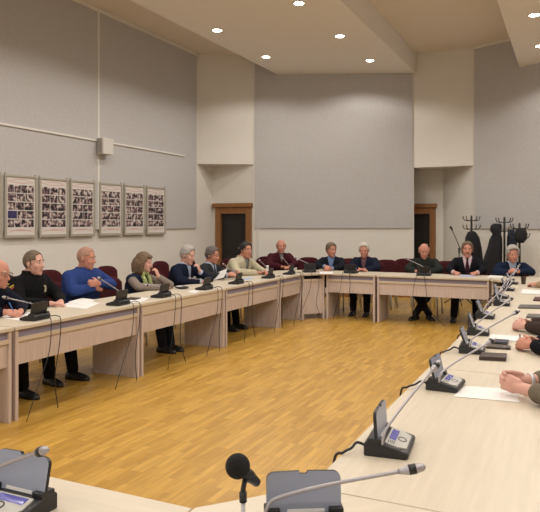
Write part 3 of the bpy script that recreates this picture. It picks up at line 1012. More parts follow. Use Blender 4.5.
        if hair == 'long':
            for s in (-1, 1):
                for qd in range(4):
                    tube(bm, [H((s*(.074+.004*qd), .025-.03*qd, .05)), H((s*(.088+.003*qd), .015-.03*qd, -.02)), H((s*.088, .012-.028*qd, -.10)), H((s*.082, .0-.022*qd, -.155))], [.014, .018, .018, .008], 8)
            tube(bm, [H((0, -.09, .04)), H((0, -.115, -.03)), H((0, -.105, -.11)), H((0, -.095, -.16))], [.05, .056, .052, .03], 10)
            tube(bm, [H((-.04, .075, .085)), H((0, .092, .075)), H((.05, .078, .066))], [.012, .016, .012], 8)
        mesh_obj('hair', bm, hair_mat, r, True)
    if hair_mat and hair != 'long':
        for s in (-1, 1):
            bm = bmesh.new(); ell(bm, H((s*.030, .083, .034)), (.020, .006, .0045), R3 @ Euler((0, s*.12, 0)).to_matrix(), 10, 6)
            mesh_obj('eyebrow', bm, hair_mat, body, True)
    if moustache:
        bm = bmesh.new(); ell(bm, H((0, .092, -.047)), (.028, .010, .009), R3, 12, 8); mesh_obj('moustache', bm, moustache, body, True)
    if glasses:
        bm = bmesh.new()
        for s in (-1, 1):
            ring = [H((s*.032+.024*cos(2*pi*k/14), .098, .008+.018*sin(2*pi*k/14))) for k in range(15)]
            tube(bm, ring, .0018, 6); tube(bm, [H((s*.056, .096, .012)), H((s*.078, .05, .014)), H((s*.082, -.01, .006))], .0018, 6)
        tube(bm, [H((-.009, .099, .012)), H((.009, .099, .012))], .0018, 6)
        mesh_obj('glasses', bm, M['iron'], r)
    if extras: extras(r, H, R3, dict(nb=nb, sh=sh, cy=cy, cx=cx, shl=shl, arms=arms, hc=hc))
    return r

def cloth(name, c, var=.12): return mat(name, c, .92, var=var, scale=35, spec=.1)
C = dict(
    navyuni=cloth('navy_uniform', (.010, .012, .022)), black=cloth('black_uniform', (.008, .008, .009)),
    blue=cloth('blue_knit', (.024, .048, .175)), navy=cloth('navy_blazer', (.010, .014, .030)),
    vest=cloth('dark_navy_vest', (.016, .022, .045)), beige=cloth('taupe_sleeve', (.23, .19, .165)),
    greysuit=cloth('charcoal_suit', (.028, .029, .032)), cream=cloth('cream_jacket', (.47, .43, .31)),
    maroon=cloth('maroon_knit', (.055, .012, .018)), dsuit=cloth('dark_suit', (.013, .015, .022)),
    navy2=cloth('navy_jacket', (.012, .016, .032)), dgrey=cloth('dark_grey_jacket', (.022, .025, .024)),
    blacksuit=cloth('black_suit', (.010, .010, .014)), navy3=cloth('navy_zip_jacket', (.011, .018, .042)),
    brown=cloth('brown_knit', (.045, .03, .026)), olive=cloth('olive_padded', (.15, .125, .09)),
    blk=cloth('black_sleeve', (.010, .010, .014)), tan=cloth('tan_sleeve', (.35, .25, .15)),
    trouser=cloth('dark_trousers', (.010, .010, .012)), jeans=cloth('dark_blue_trousers', (.02, .024, .04)),
    ltshirt=cloth('light_blue_shirt', (.40, .46, .58), .04), bshirt=cloth('blue_shirt', (.17, .25, .46), .05), wshirt=cloth('white_shirt', (.62, .60, .60), .04),
    pink=cloth('pink_shirt', (.60, .46, .50), .04), plaid=mat('plaid_shirt', (.16, .07, .09), .85, var=.6, scale=60), greyshirt=cloth('grey_shirt', (.22, .22, .22)),
    tie=cloth('dark_tie', (.012, .012, .03)), tier=cloth('wine_tie', (.035, .012, .022)),
    scarf=mat('green_scarf', (.36, .42, .16), .85, var=.5, scale=28),
)
HM = dict(brown=mat('brown_hair', (.125, .09, .058), .7, var=.3, scale=60), grey=mat('grey_hair', (.34, .32, .30), .75, var=.25, scale=60),
          white=mat('white_grey_hair', (.50, .47, .42), .75, var=.2, scale=60), dark=mat('dark_hair', (.014, .011, .010), .6, var=.3, scale=60),
          salt=mat('salt_pepper_hair', (.12, .10, .09), .75, var=.35, scale=60), blond=mat('brown_blond_hair', (.13, .08, .042), .6, var=.35, scale=50),
          stub=mat('grey_stubble_hair', (.36, .205, .15), .85, var=.2, scale=80))

FL = -pi/2; FB = pi; FR = pi/2      # facing directions of the rows

def place_l(px, r):
    y, Z = ray_at_x(px, r); return y, Z
def ht_from(py, Z): return EYE-(py-224)*Z/FPX

# 1 officer at the left edge, writing
y1, Z1 = place_l(-9, -4.75)
def ex1(r, H, R3, d):
    w0 = Vector(d['arms'][1][1])
    bm = bmesh.new(); tube(bm, [w0+Vector((-.05, .06, -.02)), w0+Vector((.0, .045, .085))], .0045, 8); mesh_obj('pen', bm, M['pen'], r)
    for s in (-1, 1):
        bm = bmesh.new(); p = d['shl'][s]; box(bm, p.x-.045, p.x+.045, p.y-.02, p.y+.022, p.z+.076, p.z+.086, bev=.003)
        mesh_obj('epaulette', bm, mat('gold_braid', (.5, .36, .09), .6), r)
person('balding officer in navy uniform with glasses, writing with a blue pen at the left edge', -4.95, y1, FL, 1.245, .20, 1.0, .2, -.15, 'skin_r',
       top=C['navyuni'], trousers=C['trouser'], hair='fringe', hair_mat=HM['white'], glasses=True, extras=ex1, collar=.03,
       L=((-.26, .30, .80), (-.06, .50, .785), (.8, .5, -.05), (0, 0, -1), .4), R=((.27, .26, .80), (.11, .50, .80), (-.45, .8, -.15), (-.5, -.2, -.85), .9))
chair(-5.12, y1, FL, 'burgundy chair under the officer writing at the left edge')
# 2 policeman
y2, Z2 = place_l(30.5, -5.0)
def ex2(r, H, R3, d):
    p = Vector(d['shl'][1])
    bm = bmesh.new()
    e = Vector(d['arms'][1][0]); ax = (e-p).normalized(); c = p+ax*.07
    side = Vector((1, .1, .3)).normalized(); c = c+side*.071
    fw = ax.cross(side).normalized()
    for i, m in enumerate((0, 1, 2)):
        q = c+ax*(i-1)*.014
        extrude_poly(bm, [q-fw*.028-ax*.007, q+fw*.028-ax*.007, q+fw*.028+ax*.007, q-fw*.028+ax*.007], side*.004, i)
    mesh_obj('flag_patch', bm, [mat('patch_yellow', (.62, .42, .03), .7), mat('patch_green', (.02, .14, .04), .7), mat('patch_red', (.4, .03, .03), .7)], r)
    bm = bmesh.new(); z = d['sh']-.10; q = Vector((-.085, d['cy'](z)+.128, z))
    extrude_poly(bm, [q+Vector((-.018, 0, -.035)), q+Vector((.018, 0, -.035)), q+Vector((.022, 0, .01)), q+Vector((.012, 0, .035)), q+Vector((-.012, 0, .035)), q+Vector((-.022, 0, .01))], (0, .01, 0))
    mesh_obj('badge', bm, mat('badge_silver', (.5, .45, .3), .4, metal=.3), r)
person('young policeman in black uniform jacket with short brown hair, sleeve flag and chest badge', -5.06, y2, FL, ht_from(250.5, Z2), .05, 1.06, .18, -.02, 'skin_p',
       top=C['black'], top_inf=.02, trousers=C['trouser'], hair='crop', hair_mat=HM['brown'], extras=ex2, collar=.055,
       L=((-.27, .18, .80), (-.05, .42, .785), (.8, .5, -.05), (0, 0, -1), .3), R=((.27, .18, .79), (.10, .43, .785), (-.75, .6, -.05), (0, 0, -1), .4),
       feet={-1: ((-.14, .42, .50), (-.13, .50, .10), (-.1, 1)), 1: ((.14, .42, .50), (.13, .44, .10), (.15, 1))})
chair(-5.22, y2, FL, 'burgundy chair under the young policeman in black')
# 3 blue sweater, arms crossed
y3, Z3 = place_l(84, -5.0)
person('heavy bald man in a royal blue sweater sitting with his arms crossed', -5.06, y3, FL, ht_from(247, Z3), .04, 1.26, .25, -.14, 'skin_r',
       top=C['blue'], top_inf=.02, trousers=C['trouser'], hair='shaved', hair_mat=HM['stub'], collar=.03,
       L=((-.31, .19, .86), (-.0, .27, .90), (1, .12, .1), (.1, -1, 0), .3), R=((.31, .17, .84), (.03, .25, .85), (-1, .05, -.1), (0, -1, 0), .35),
       feet={-1: ((-.15, .42, .50), (-.15, .48, .10), (-.1, 1)), 1: ((.15, .42, .50), (.13, .40, .10), (.1, 1))})
chair(-5.22, y3, FL, 'burgundy chair under the man in the blue sweater')
# 4 woman
y4, Z4 = place_l(139, -4.93)
def ex4(r, H, R3, d):
    bm = bmesh.new(); nb = d['nb']; c = Vector((d['cx'](nb), d['cy'](nb), nb))
    tube(bm, [c+Vector((.07*cos(a), .07*sin(a)+.01, .012+.012*sin(3*a))) for a in [2*pi*k/16 for k in range(17)]], .026, 8)
    for s in (-1, 1): tube(bm, [c+Vector((s*.055, .07, .0)), c+Vector((s*.05, .115, -.08)), c+Vector((s*.045, .15, -.19)), c+Vector((s*.05, .15, -.30))], [.024, .028, .03, .022], 8, 0)
    me = remeshed(bm, .009, 2); link_mesh('scarf', me, C['scarf'], r)
person('woman with shoulder-length brown hair and green scarf holding a hand to her mouth', -5.02, y4, FL, ht_from(253, Z4), .10, .9, .25, -.06, 'skin_p',
       top=C['vest'], top_inf=.014, trousers=C['jeans'], hair='long', hair_mat=HM['blond'], extras=ex4, female=True, sleeves=C['beige'], hs=.9,
       L=((-.20, .42, .795), (-.05, .345, .91), (.2, -.2, .95), (.2, -.95, .1), .8), R=((.24, .26, .80), (.0, .44, .785), (-.85, .4, -.05), (0, 0, -1), .4),
       feet={-1: ((-.10, .42, .50), (-.06, .52, .10), (0, 1)), 1: ((.10, .44, .52), (.08, .50, .10), (0, 1))})
chair(-5.18, y4, FL, 'burgundy chair under the woman with the green scarf')
# 5 grey hair, navy blazer
y5, Z5 = place_l(183.5, -4.9)
person('grey-haired man in navy blazer and pale shirt resting his chin on his hand', -5.0, y5, FL, ht_from(246, Z5), .10, 1.1, .05, -.22, 'skin_p',
       top=C['navy'], open_v=(.06, .70), shirt=C['ltshirt'], cuff=True, trousers=C['jeans'], hair='short', hair_mat=HM['grey'],
       L=((-.20, .40, .795), (-.05, .335, .905), (.25, -.2, .95), (.3, -.9, .1), .9), R=((.26, .22, .80), (.05, .42, .785), (-.8, .5, -.05), (0, 0, -1), .4),
       feet={-1: ((-.12, .42, .50), (-.05, .52, .10), (0, 1)), 1: ((.12, .42, .52), (.06, .42, .10), (0, 1))})
chair(-5.17, y5, FL, 'burgundy chair under the grey-haired man in navy blazer')
# 6 grey suit holding a sheet
y6, Z6 = place_l(209.5, -4.95)
def ex6(r, H, R3, d): pass
p6 = person('man in charcoal suit and dark tie with light blue shirt reading a white sheet', -5.02, y6, FL, ht_from(247, Z6), .06, 1.06, .05, -.16, 'skin_r',
       top=C['greysuit'], open_v=(.075, .68), shirt=C['ltshirt'], tie=C['tie'], cuff=True, trousers=C['trouser'], hair='short', hair_mat=HM['salt'],
       L=((-.25, .25, .80), (-.13, .46, .83), (.5, .8, .15), (.6, -.2, -.6), .6), R=((.27, .20, .80), (.12, .45, .82), (-.5, .8, .1), (-.6, -.2, -.6), .6))
chair(-5.19, y6, FL, 'burgundy chair under the man in charcoal suit')
# 7 cream jacket
y7, Z7 = place_l(246, -4.75)
def ex7(r, H, R3, d):
    bm = bmesh.new(); c = Vector(d['arms'][-1][1])+Vector((.03, .07, .045)); box(bm, c.x-.03, c.x+.03, c.y-.008, c.y+.008, c.z-.03, c.z+.06, bev=.004)
    mesh_obj('phone', bm, M['paper'], r)
person('dark-haired man in an open cream jacket leaning on the desk', -5.0, y7+.05, FL+radians(-8), ht_from(242.5, Z7), .16, 1.22, -.25, -.05, 'skin_r',
       top=C['cream'], top_inf=.022, open_v=(.06, .62), shirt=C['greyshirt'], trousers=C['trouser'], hair='short', hair_mat=HM['dark'], extras=ex7, collar=.045,
       L=((-.33, .27, .81), (-.13, .52, .80), (.5, .8, 0), (.4, 0, -.9), .8), R=((.31, .28, .81), (.0, .47, .79), (-.9, .4, 0), (0, 0, -1), .4),
       feet={-1: ((-.12, .42, .50), (-.12, .40, .10), (0, 1)), 1: ((.12, .42, .50), (.12, .48, .10), (0, 1))})
chair(-5.2, y7+.07, FL, 'burgundy chair under the man in the cream jacket')
# 8 maroon sweater at the corner
person('bald man in a dark maroon sweater at the corner of the tables', -4.99, 10.92, radians(180+42), ht_from(239.5, 12.0), .10, 1.02, -.15, -.05, 'skin_r',
       top=C['maroon'], top_inf=.02, trousers=C['trouser'], hair='fringe', hair_mat=HM['stub'], shirt=C['greyshirt'], open_v=(.045, .85),
       L=((-.25, .26, .83), (-.07, .47, .79), (.75, .6, 0), (0, 0, -1), .5), R=((.25, .24, .82), (.07, .43, .79), (-.75, .6, 0), (0, 0, -1), .5))
chair(-5.13, 11.07, radians(180+42), 'burgundy chair under the man in the maroon sweater')
# 9 dark suit, looking aside
x9, Z9 = ray_at_y(331.5, 10.93)
person('man in black suit and blue shirt writing on a sheet, head turned to his neighbour', x9, 11.0, FB+.15, ht_from(243, Z9), .08, .98, .75, -.08, 'skin_r',
       top=C['dsuit'], open_v=(.065, .70), shirt=C['bshirt'], cuff=True, trousers=C['trouser'], hair='short', hair_mat=HM['brown'],
       L=((-.22, .23, .81), (-.06, .42, .785), (.8, .5, 0), (0, 0, -1), .4), R=((.28, .20, .81), (.05, .44, .82), (-.5, .8, -.2), (-.5, 0, -.8), .8))
chair(x9, 11.19, FB, 'burgundy chair under the man in black suit who is writing')
# 10 navy jacket, white hair
x10, Z10 = ray_at_y(364, 10.93)
person('white-haired man in navy jacket over plaid shirt with hands on the desk', x10+.02, 11.0, FB+.05, ht_from(243, Z10), .09, 1.0, .12, -.18, 'skin_r',
       top=C['navy2'], top_inf=.02, open_v=(.055, .66), shirt=C['plaid'], trousers=C['trouser'], hair='short', hair_mat=HM['white'],
       L=((-.25, .22, .81), (-.08, .42, .785), (.85, .5, 0), (0, 0, -1), .3), R=((.22, .22, .81), (.0, .44, .79), (-.85, .4, 0), (0, 0, -1), .3))
chair(x10, 11.2, FB, 'burgundy chair under the white-haired man in navy jacket')
# 11 bald, dark grey
x11, Z11 = ray_at_y(424.5, 10.93)
person('bald man in dark grey jacket with ankles crossed under the desk', x11, 10.99, FB+.1, ht_from(243.5, Z11), .10, 1.0, .25, -.26, 'skin_r',
       top=C['dgrey'], top_inf=.02, trousers=C['trouser'], hair='fringe', hair_mat=HM['stub'], collar=.03,
       L=((-.26, .22, .81), (-.10, .43, .785), (.8, .5, 0), (0, 0, -1), .6), R=((.26, .22, .81), (.10, .42, .785), (-.8, .5, 0), (0, 0, -1), .6),
       feet={-1: ((-.15, .42, .49), (.10, .50, .10), (.5, 1)), 1: ((.15, .42, .49), (-.10, .42, .10), (-.5, 1))})
chair(x11, 11.18, FB, 'burgundy chair under the bald man in dark grey jacket')
# 12 moustache
x12, Z12 = ray_at_y(467, 10.93)
person('moustached man in black suit, pinkish shirt and dark wine tie with fists on the desk', x12, 10.99, FB+.12, ht_from(242, Z12), .06, 1.04, .05, 0, 'skin_r',
       top=C['blacksuit'], open_v=(.075, .68), shirt=C['pink'], tie=C['tier'], cuff=True, trousers=C['trouser'], hair='short', hair_mat=HM['brown'], moustache=HM['brown'],
       L=((-.25, .22, .82), (-.15, .45, .79), (.5, .8, 0), (.3, 0, -1), 1.0), R=((.29, .22, .82), (.20, .45, .79), (-.5, .8, 0), (-.3, 0, -1), 1.0),
       feet={-1: ((-.14, .42, .50), (-.14, .42, .10), (-.1, 1)), 1: ((.17, .42, .50), (.2, .45, .10), (.1, 1))})
chair(x12, 11.18, FB, 'burgundy chair under the moustached man in black suit')
# 13 grey hair, navy
x13, Z13 = ray_at_y(510.5, 10.93)
person('grey-haired man in navy jacket and light blue shirt in front of the coat racks', x13, 11.02, FB+.2, ht_from(246.5, Z13), .12, 1.04, .15, -.12, 'skin_r',
       top=C['navy3'], top_inf=.02, open_v=(.06, .66), shirt=C['ltshirt'], trousers=C['trouser'], hair='full', hair_mat=HM['grey'],
       L=((-.27, .25, .81), (-.06, .42, .83), (.75, .3, .3), (.2, -.3, -.8), .7), R=((.25, .25, .81), (.07, .43, .82), (-.8, .3, .3), (-.2, -.3, -.8), .7))
chair(x13, 11.2, FB, 'burgundy chair under the grey-haired man in navy jacket by the coat racks')

# right row: forearms and hands reach into the picture
def exw(r, H, R3, d):
    el, wr = Vector(d['arms'][1][0]), Vector(d['arms'][1][1]); ax = (wr-el).normalized()
    bm = bmesh.new(); lathe(bm, [(.031, -.008), (.034, -.008), (.034, .008), (.031, .008)], 20)
    q = ax.to_track_quat('Z', 'Y').to_matrix().to_4x4(); bmesh.ops.transform(bm, matrix=Matrix.Translation(wr-ax*.035) @ q, verts=bm.verts)
    mesh_obj('wrist_watch', bm, M['chrome'], r, True)
def right_person(label, hx, hy, lab_chair, top, skin, hands, Ht=1.25, dx=.42, ext=0, **kw):
    p = cam2room(hx, hy, .79)
    px_ = p.x+dx+.03+ext
    if ext:
        hands = {k: ((h[0][0], h[0][1]+ext*.75, h[0][2]), (h[1][0], h[1][1]+ext, h[1][2])) + tuple(h[2:]) for k, h in hands.items()}
    person(label, px_, p.y, FR, Ht, .05+ext*.8, 1.08, 0, -.05, skin, .0042, smooth_body=2, feet={-1: ((-.14, .42, .50), (-.14, .44, .10), (0, 1)), 1: ((.03, .42, .50), (.02, .44, .10), (0, 1))}, top=top, trousers=C['trouser'], **hands, **kw)
    chair(px_+.18, p.y, FR, lab_chair)
    return p
clasp = dict(L=((-.27, .16, .80), (-.062, .43, .805), (.40, .88, .14), (1, -.40, -.14), .62, (.5, .8, .25)),
             R=((.27, .16, .80), (.062, .43, .815), (-.40, .88, .14), (-1, -.40, -.14), .62, (-.5, .8, .25)))
clasp2 = dict(L=((-.27, .16, .80), (-.055, .42, .80), (.5, .85, .05), (.8, -.3, -.6), .8), R=((.27, .16, .80), (.07, .40, .80), (-.5, .85, .05), (-.8, -.3, -.6), .7))
flat = dict(L=((-.27, .16, .80), (-.07, .42, .79), (.6, .8, 0), (.2, 0, -1), .7), R=((.27, .16, .80), (.08, .40, .79), (-.5, .85, 0), (-.2, 0, -1), .6))
right_person('person in olive padded jacket with clasped hands, nearest on the right', 518, 388, 'burgundy chair of the person with clasped hands', C['olive'], 'skin_p', clasp, hs=.94, top_inf=.02, hair='short', hair_mat=HM['salt'], sleeve_end=.05, extras=exw)
right_person('person in black sleeves resting hands beside the two dark brown cases', 527, 345, 'burgundy chair of the person in black sleeves', C['blk'], 'skin_r', clasp2, top_inf=.02, hair='short', hair_mat=HM['brown'])
right_person('person in brown sleeves with joined hands behind the notebook', 522, 326, 'burgundy chair of the person in brown sleeves', C['brown'], 'skin_p', clasp2, ext=.10, top_inf=.018, hair='short', hair_mat=HM['grey'])
right_person('person in tan sleeves whose hand rests near the brown cup', 534, 284, 'burgundy chair of the person by the brown cup', C['tan'], 'skin_r', flat, ext=.26, top_inf=.018, hair='short', hair_mat=HM['dark'])

# ------------------------------------------------------------------ empty chairs
def chair_at(px, py, rz, label, grp=None, z=.89, back=.26, mt=None):
    p = cam2room(px, py, z)
    f = Vector((-sin(rz), cos(rz)))
    chair(p.x+f.x*back, p.y+f.y*back, rz, label, grp)
def chair_l(px, r, label): 
    y, Z = ray_at_x(px, r); chair(r+.0, y, FL, label)
chair_l(14, -6.74, 'empty burgundy chair by the left wall behind the officer at the left edge')
chair_l(61, -6.78, 'empty burgundy chair by the left wall between policeman and blue sweater man')
chair_l(118, -6.6, 'empty burgundy chair by the left wall just right of the blue sweater man')
chair_l(160, -5.8, 'empty burgundy chair between the woman and the grey-haired man in blazer')
chair_l(171, -6.6, 'empty burgundy chair by the left wall behind the grey-haired man')
chair_l(198, -6.55, 'empty burgundy chair near the left wall between the blazer man and charcoal suit man')
def chair_b(px, s, label):
    x, Z = ray_at_y(px, s); chair(x, s, FB, label)
chair_b(226, 10.9, 'empty burgundy chair in front of the left door')
chair_b(262, 11.9, 'empty burgundy chair behind the cream jacket man')
chair_b(304, 11.95, 'empty burgundy chair between the maroon sweater man and the man writing')
chair_b(346, 11.9, 'empty burgundy chair between the two men left of the long desk')
chair_b(383, 11.75, 'empty burgundy chair right beside the white-haired man')
chair_b(364, 12.45, 'empty burgundy chair farthest back, right behind the white-haired man')
chair_b(403, 12.3, 'empty burgundy chair left of the bald man in dark grey, farther back')
chair_b(444, 11.8, 'empty burgundy chair between the bald man and moustached man')

# ------------------------------------------------------------------ posters on the left wall
PH = [photo_material('group_photo_print_%d' % i, i+1) for i in range(3)]
def wall_y(px):
    return ray_at_x(px, WL+.05)[0]
plabels = ['photo collage poster cut off by the left edge of the picture', 'photo collage poster with a blue picture, above the balding officer and policeman',
           'photo collage poster second from the left, above the policeman', 'photo collage poster left of the speaker seam, above the blue sweater man',
           'photo collage poster right of the wall seam, below the loudspeaker', 'photo collage poster second from the right end of the row',
           'photo collage poster at the far right end of the row']
for i, (a, b) in enumerate(((-26, 2.4), (4.6, 36.8), (39.3, 68.3), (70.3, 95), (99.7, 122.3), (124.3, 144.8), (146.7, 165.4))):
    y0, y1 = wall_y(a), wall_y(b)
    L = y1-y0; z0, z1 = 1.365, 2.27; Hh = z1-z0
    r = thing('photo_poster', plabels[i], 'poster', (WL+.032, (y0+y1)/2, z0), -pi/2)   # local +y faces the hall, x along the wall
    r.rotation_euler = (0, 0, pi/2)   # local x -> +Y, local -y -> +X
    bm = bmesh.new(); hw = L/2; fw = .033
    box(bm, -hw, hw, -.028, 0, 0, fw*1.3, bev=.003); box(bm, -hw, hw, -.028, 0, Hh-fw, Hh, bev=.003)
    box(bm, -hw, -hw+fw, -.028, 0, fw*1.3, Hh-fw); box(bm, hw-fw, hw, -.028, 0, fw*1.3, Hh-fw)
    for sx in (-1, 1): box(bm, sx*(hw-.02)-.008, sx*(hw-.02)+.008, -.02, .0, Hh, Hh+.02)
    mesh_obj('frame', bm, M['alu'], r)
    bm = bmesh.new(); box(bm, -hw+fw, hw-fw, -.014, -.004, fw*1.3, Hh-fw); sh_ = mesh_obj('sheet', bm, M['poster'], r)
    iw = hw-fw-.02
    for base, amp, sg in ((Hh-fw-.055, .02, 1), (Hh-fw-.075, .014, -1), (fw*1.3+.05, .02, 1), (fw*1.3+.065, .012, -1)):
        bm = bmesh.new(); lo = []; up = []
        for q in range(17):
            t = q/16; xx = -hw+fw+.003+t*(2*(hw-fw)-.006); zz = base+amp*sin((t*1.6-.3)*pi)*sg
            th = .003+.010*sin(t*pi)
            lo.append(bm.verts.new((xx, -.0150-(.0004 if sg > 0 else 0), zz))); up.append(bm.verts.new((xx, -.0150-(.0004 if sg > 0 else 0), zz+th)))
        for q in range(16): bm.faces.new((lo[q], lo[q+1], up[q+1], up[q]))
        mesh_obj('wave_print', bm, M['wave'], sh_)
    bm = bmesh.new(); rnd = random.Random(40+i)
    zb, zt = fw*1.3+.105, Hh-fw-.105; rows = 5; rh = (zt-zb)/rows
    for j in range(rows):
        cuts = rnd.choice(((.33, .66), (.45,), (.3, .62), (.25, .5, .75), (.36, .7)))
        xs = [0]+list(cuts)+[1]
        for xa, xb in zip(xs, xs[1:]):
            mi = rnd.randrange(3)
            if i == 1 and j == 1 and xa == 0: mi = 3
            fs = box(bm, -iw+2*iw*xa+.006, -iw+2*iw*xb-.006, -.0165, -.0145, zb+rh*j+.007, zb+rh*(j+1)-.007, mi)
    mesh_obj('photo_collage', bm, PH+[mat('blue_stage_print', (.03, .03, .11), .4, var=.4, scale=20)], sh_)

# loudspeaker on the wall
y0 = wall_y(102)
r = thing('wall_speaker', 'small grey loudspeaker box on the left wall above the posters', 'speaker', (WL+.03, y0, 2.74), pi/2)
bm = bmesh.new(); box(bm, -.13, .13, -.16, -.012, 0, .27, bev=.006); mesh_obj('cabinet', bm, M['spk'], r)
bm = bmesh.new(); box(bm, -.136, -.130, -.13, -.02, .015, .255, bev=.002); mesh_obj('grille', bm, M['grille'], r)
bm = bmesh.new(); box(bm, -.04, .04, -.012, 0, .05, .22); mesh_obj('bracket', bm, M['iron'], r)

# ------------------------------------------------------------------ coat racks and coats
def rack(label, px, Z, top):
    k = (px-270)/FPX; x = Z*(.904*k-.4275); y = Z*(.4275*k+.904)
    r = thing('coat_rack', label, 'coat rack', (x, y, 0), .4)
    bm = bmesh.new(); tube(bm, [(0, 0, .03), (0, 0, top-.02), (0, 0, top)], [.02, .02, .01], 10); mesh_obj('pole', bm, M['iron'], r)
    for q in range(4):
        a = pi/2*q; d = Vector((cos(a), sin(a), 0))
        bm = bmesh.new(); tube(bm, [(0, 0, .12), d*.13+UP*.09, d*.24+UP*.03, d*.27+UP*.012], .011, 8, 4); mesh_obj('foot', bm, M['iron'], r)
    for lv, z in ((0, top-.10), (1, top-.27)):
        for q in range(4):
            a = pi/2*q+.3+lv*.5; d = Vector((cos(a), sin(a), 0))
            bm = bmesh.new(); tube(bm, [UP*z, d*.10+UP*(z-.005), d*.165+UP*(z+.01), d*.19+UP*(z+.06), d*.185+UP*(z+.085)], [.009, .009, .009, .009, .011], 8); mesh_obj('hook', bm, M['iron'], r)
    return r
def coat(name, label, cat, px, Z, pts, m, seg=16):
    """hanging cloth: rings (dx, z, half width, half depth) with folds"""
    k = (px-270)/FPX; x = Z*(.904*k-.4275); y = Z*(.4275*k+.904)
    bm = bmesh.new(); R = []
    for j, (dx, z, hw, hd) in enumerate(pts):
        ring = []
        for i in range(28):
            a = 2*pi*i/28; f = 1+.16*sin(a*5+j*.25)*(.3+.7*j/len(pts))
            ring.append(bm.verts.new((dx+hw*cos(a)*f, hd*sin(a)*f, z)))
        R.append(ring)
    bm.faces.new(R[0][::-1]); bm.faces.new(R[-1])
    for a, b in zip(R, R[1:]):
        for i in range(28): bm.faces.new((a[i], a[(i+1) % 28], b[(i+1) % 28], b[i]))
    o = mesh_obj(name, bm, m, None, True)
    o.location = (x, y, 0); o.rotation_euler = (0, 0, YAW)
    tag(o, label, cat)
    return o
rack('black coat rack with one coat behind the moustached man', 471.5, 12.7, 1.735)
rack('black coat rack in the middle, behind the grey-haired man in navy', 504.4, 12.3, 1.70)
rack('black coat rack at the right with a dark hat shape hanging on it', 519.5, 11.55, 1.585)
coat('hanging_coat', 'black coat hanging on the left rack above the moustached man', 'coat', 472, 12.5, [(0, 1.43, .03, .03), (0, 1.40, .08, .07), (.01, 1.30, .13, .10), (.02, 1.1, .16, .11), (.03, .85, .17, .11), (.03, .62, .175, .12)], M['coat'])
o = coat('hanging_coat', 'long black hooded coat hanging on the left side of the middle rack', 'coat', 496, 11.95, [(0.02, 1.575, .07, .05), (0.01, 1.53, .105, .08), (.0, 1.44, .105, .09), (.02, 1.38, .075, .08), (0, 1.28, .11, .09), (-.02, 1.12, .13, .10), (-.06, .92, .16, .11), (-.10, .72, .20, .11), (-.09, .64, .2, .11), (-.03, .55, .15, .11), (0, .3, .14, .1)], M['coat'])
coat('hanging_coat', 'dark navy coat hanging between the middle and right racks', 'coat', 512, 12.0, [(0, 1.46, .04, .04), (0, 1.42, .07, .05), (0, 1.3, .085, .07), (0, 1.0, .09, .07), (0, .6, .095, .07)], M['navycoat'])
coat('hanging_bag', 'rounded black cap or bag hanging on the right rack', 'bag', 521, 11.33, [(0, 1.50, .04, .03), (0, 1.47, .085, .06), (.01, 1.38, .105, .07), (0, 1.30, .10, .07), (-.01, 1.23, .05, .05)], M['coat'])

# microphone boom stand
Z = 12.4; k = (456-270)/FPX; x = Z*(.904*k-.4275); y = Z*(.4275*k+.904)
r = thing('microphone_stand', 'black boom microphone stand standing left of the coat racks', 'microphone stand', (x, y, 0), YAW)
bm = bmesh.new(); tube(bm, [(.06, 0, .05), (.06, 0, 1.0)], .011, 8); mesh_obj('pole', bm, M['iron'], r)
for q in range(3):
    a = 2*pi*q/3+.4; bm = bmesh.new(); tube(bm, [(.06, 0, .22), (.06+.3*cos(a), .3*sin(a), .012)], .009, 8); mesh_obj('leg', bm, M['iron'], r)
bm = bmesh.new(); tube(bm, [(.16, 0, .92), (.06, 0, 1.14), (-.08, 0, 1.46)], .008, 8); tube(bm, [(.055, 0, 1.10), (.065, 0, 1.0)], .018, 8); mesh_obj('boom', bm, M['iron'], r)
bm = bmesh.new(); tube(bm, [(-.07, 0, 1.44), (-.085, 0, 1.475), (-.115, 0, 1.515)], [.012, .02, .024], 10); mesh_obj('microphone', bm, M['black'], r, True)

# ------------------------------------------------------------------ papers and small things
def sheet(label, quad, z=.7512, m=None, name='paper_sheet', th=.0015, cat='paper'):
    pts = [cam2room(a, b, z) for a, b in quad]
    c = sum(pts, Vector())/4
    bm = bmesh.new(); extrude_poly(bm, [(p.x-c.x, p.y-c.y, 0) for p in pts], (0, 0, th))
    o = mesh_obj(name, bm, m or M['paper']); o.location = (c.x, c.y, z); tag(o, label, cat); return o
sheet('white printed sheet on the right row under the clasped hands', [(453, 396.5), (465, 386), (514, 389.5), (520, 402.5)])
sheet('loose white sheets in front of the blue sweater man', [(57, 306), (78, 300), (100, 303), (86, 309)])
sheet('second white sheet on the pile beside the blue sweater man', [(68, 302), (82, 298), (96, 300), (84, 305)], .7535)
sheet('white paper under the writing hand of the officer at the left edge', [(0, 318), (20, 311), (36, 313), (22, 321)])
sheet('white sheet with bluish cover in front of the woman', [(118, 303), (131, 297), (150, 298), (141, 302.5)], .7512, M['paper'])
sheet('dark phone-like pad on the papers in front of the woman', [(124, 299.3), (131, 297.6), (141, 298.3), (135, 300)], .7545, M['case'], 'phone', .008, 'phone')
sheet('white sheet under the microphone unit of the man with hand on chin', [(187, 292), (193, 290), (199, 290.6), (196, 293)])
sheet('bluish leaflet in front of the cream jacket man', [(240, 279), (249, 277.2), (255, 277.8), (247, 280)], .7512, M['blue_paper'], 'leaflet')
sheet('white sheet under the hand of the man writing on the back row', [(318, 274), (320, 271.8), (333, 272.0), (333, 274.2)])
sheet('pale blue folder in front of the moustached man', [(459, 276.6), (460, 274.9), (475, 275.1), (475, 276.9)], .7512, M['blue_paper'], 'folder', .0012, 'folder')
sheet('white paper in front of the bald man in dark grey', [(412, 274), (414, 272), (422, 272), (421, 274)])
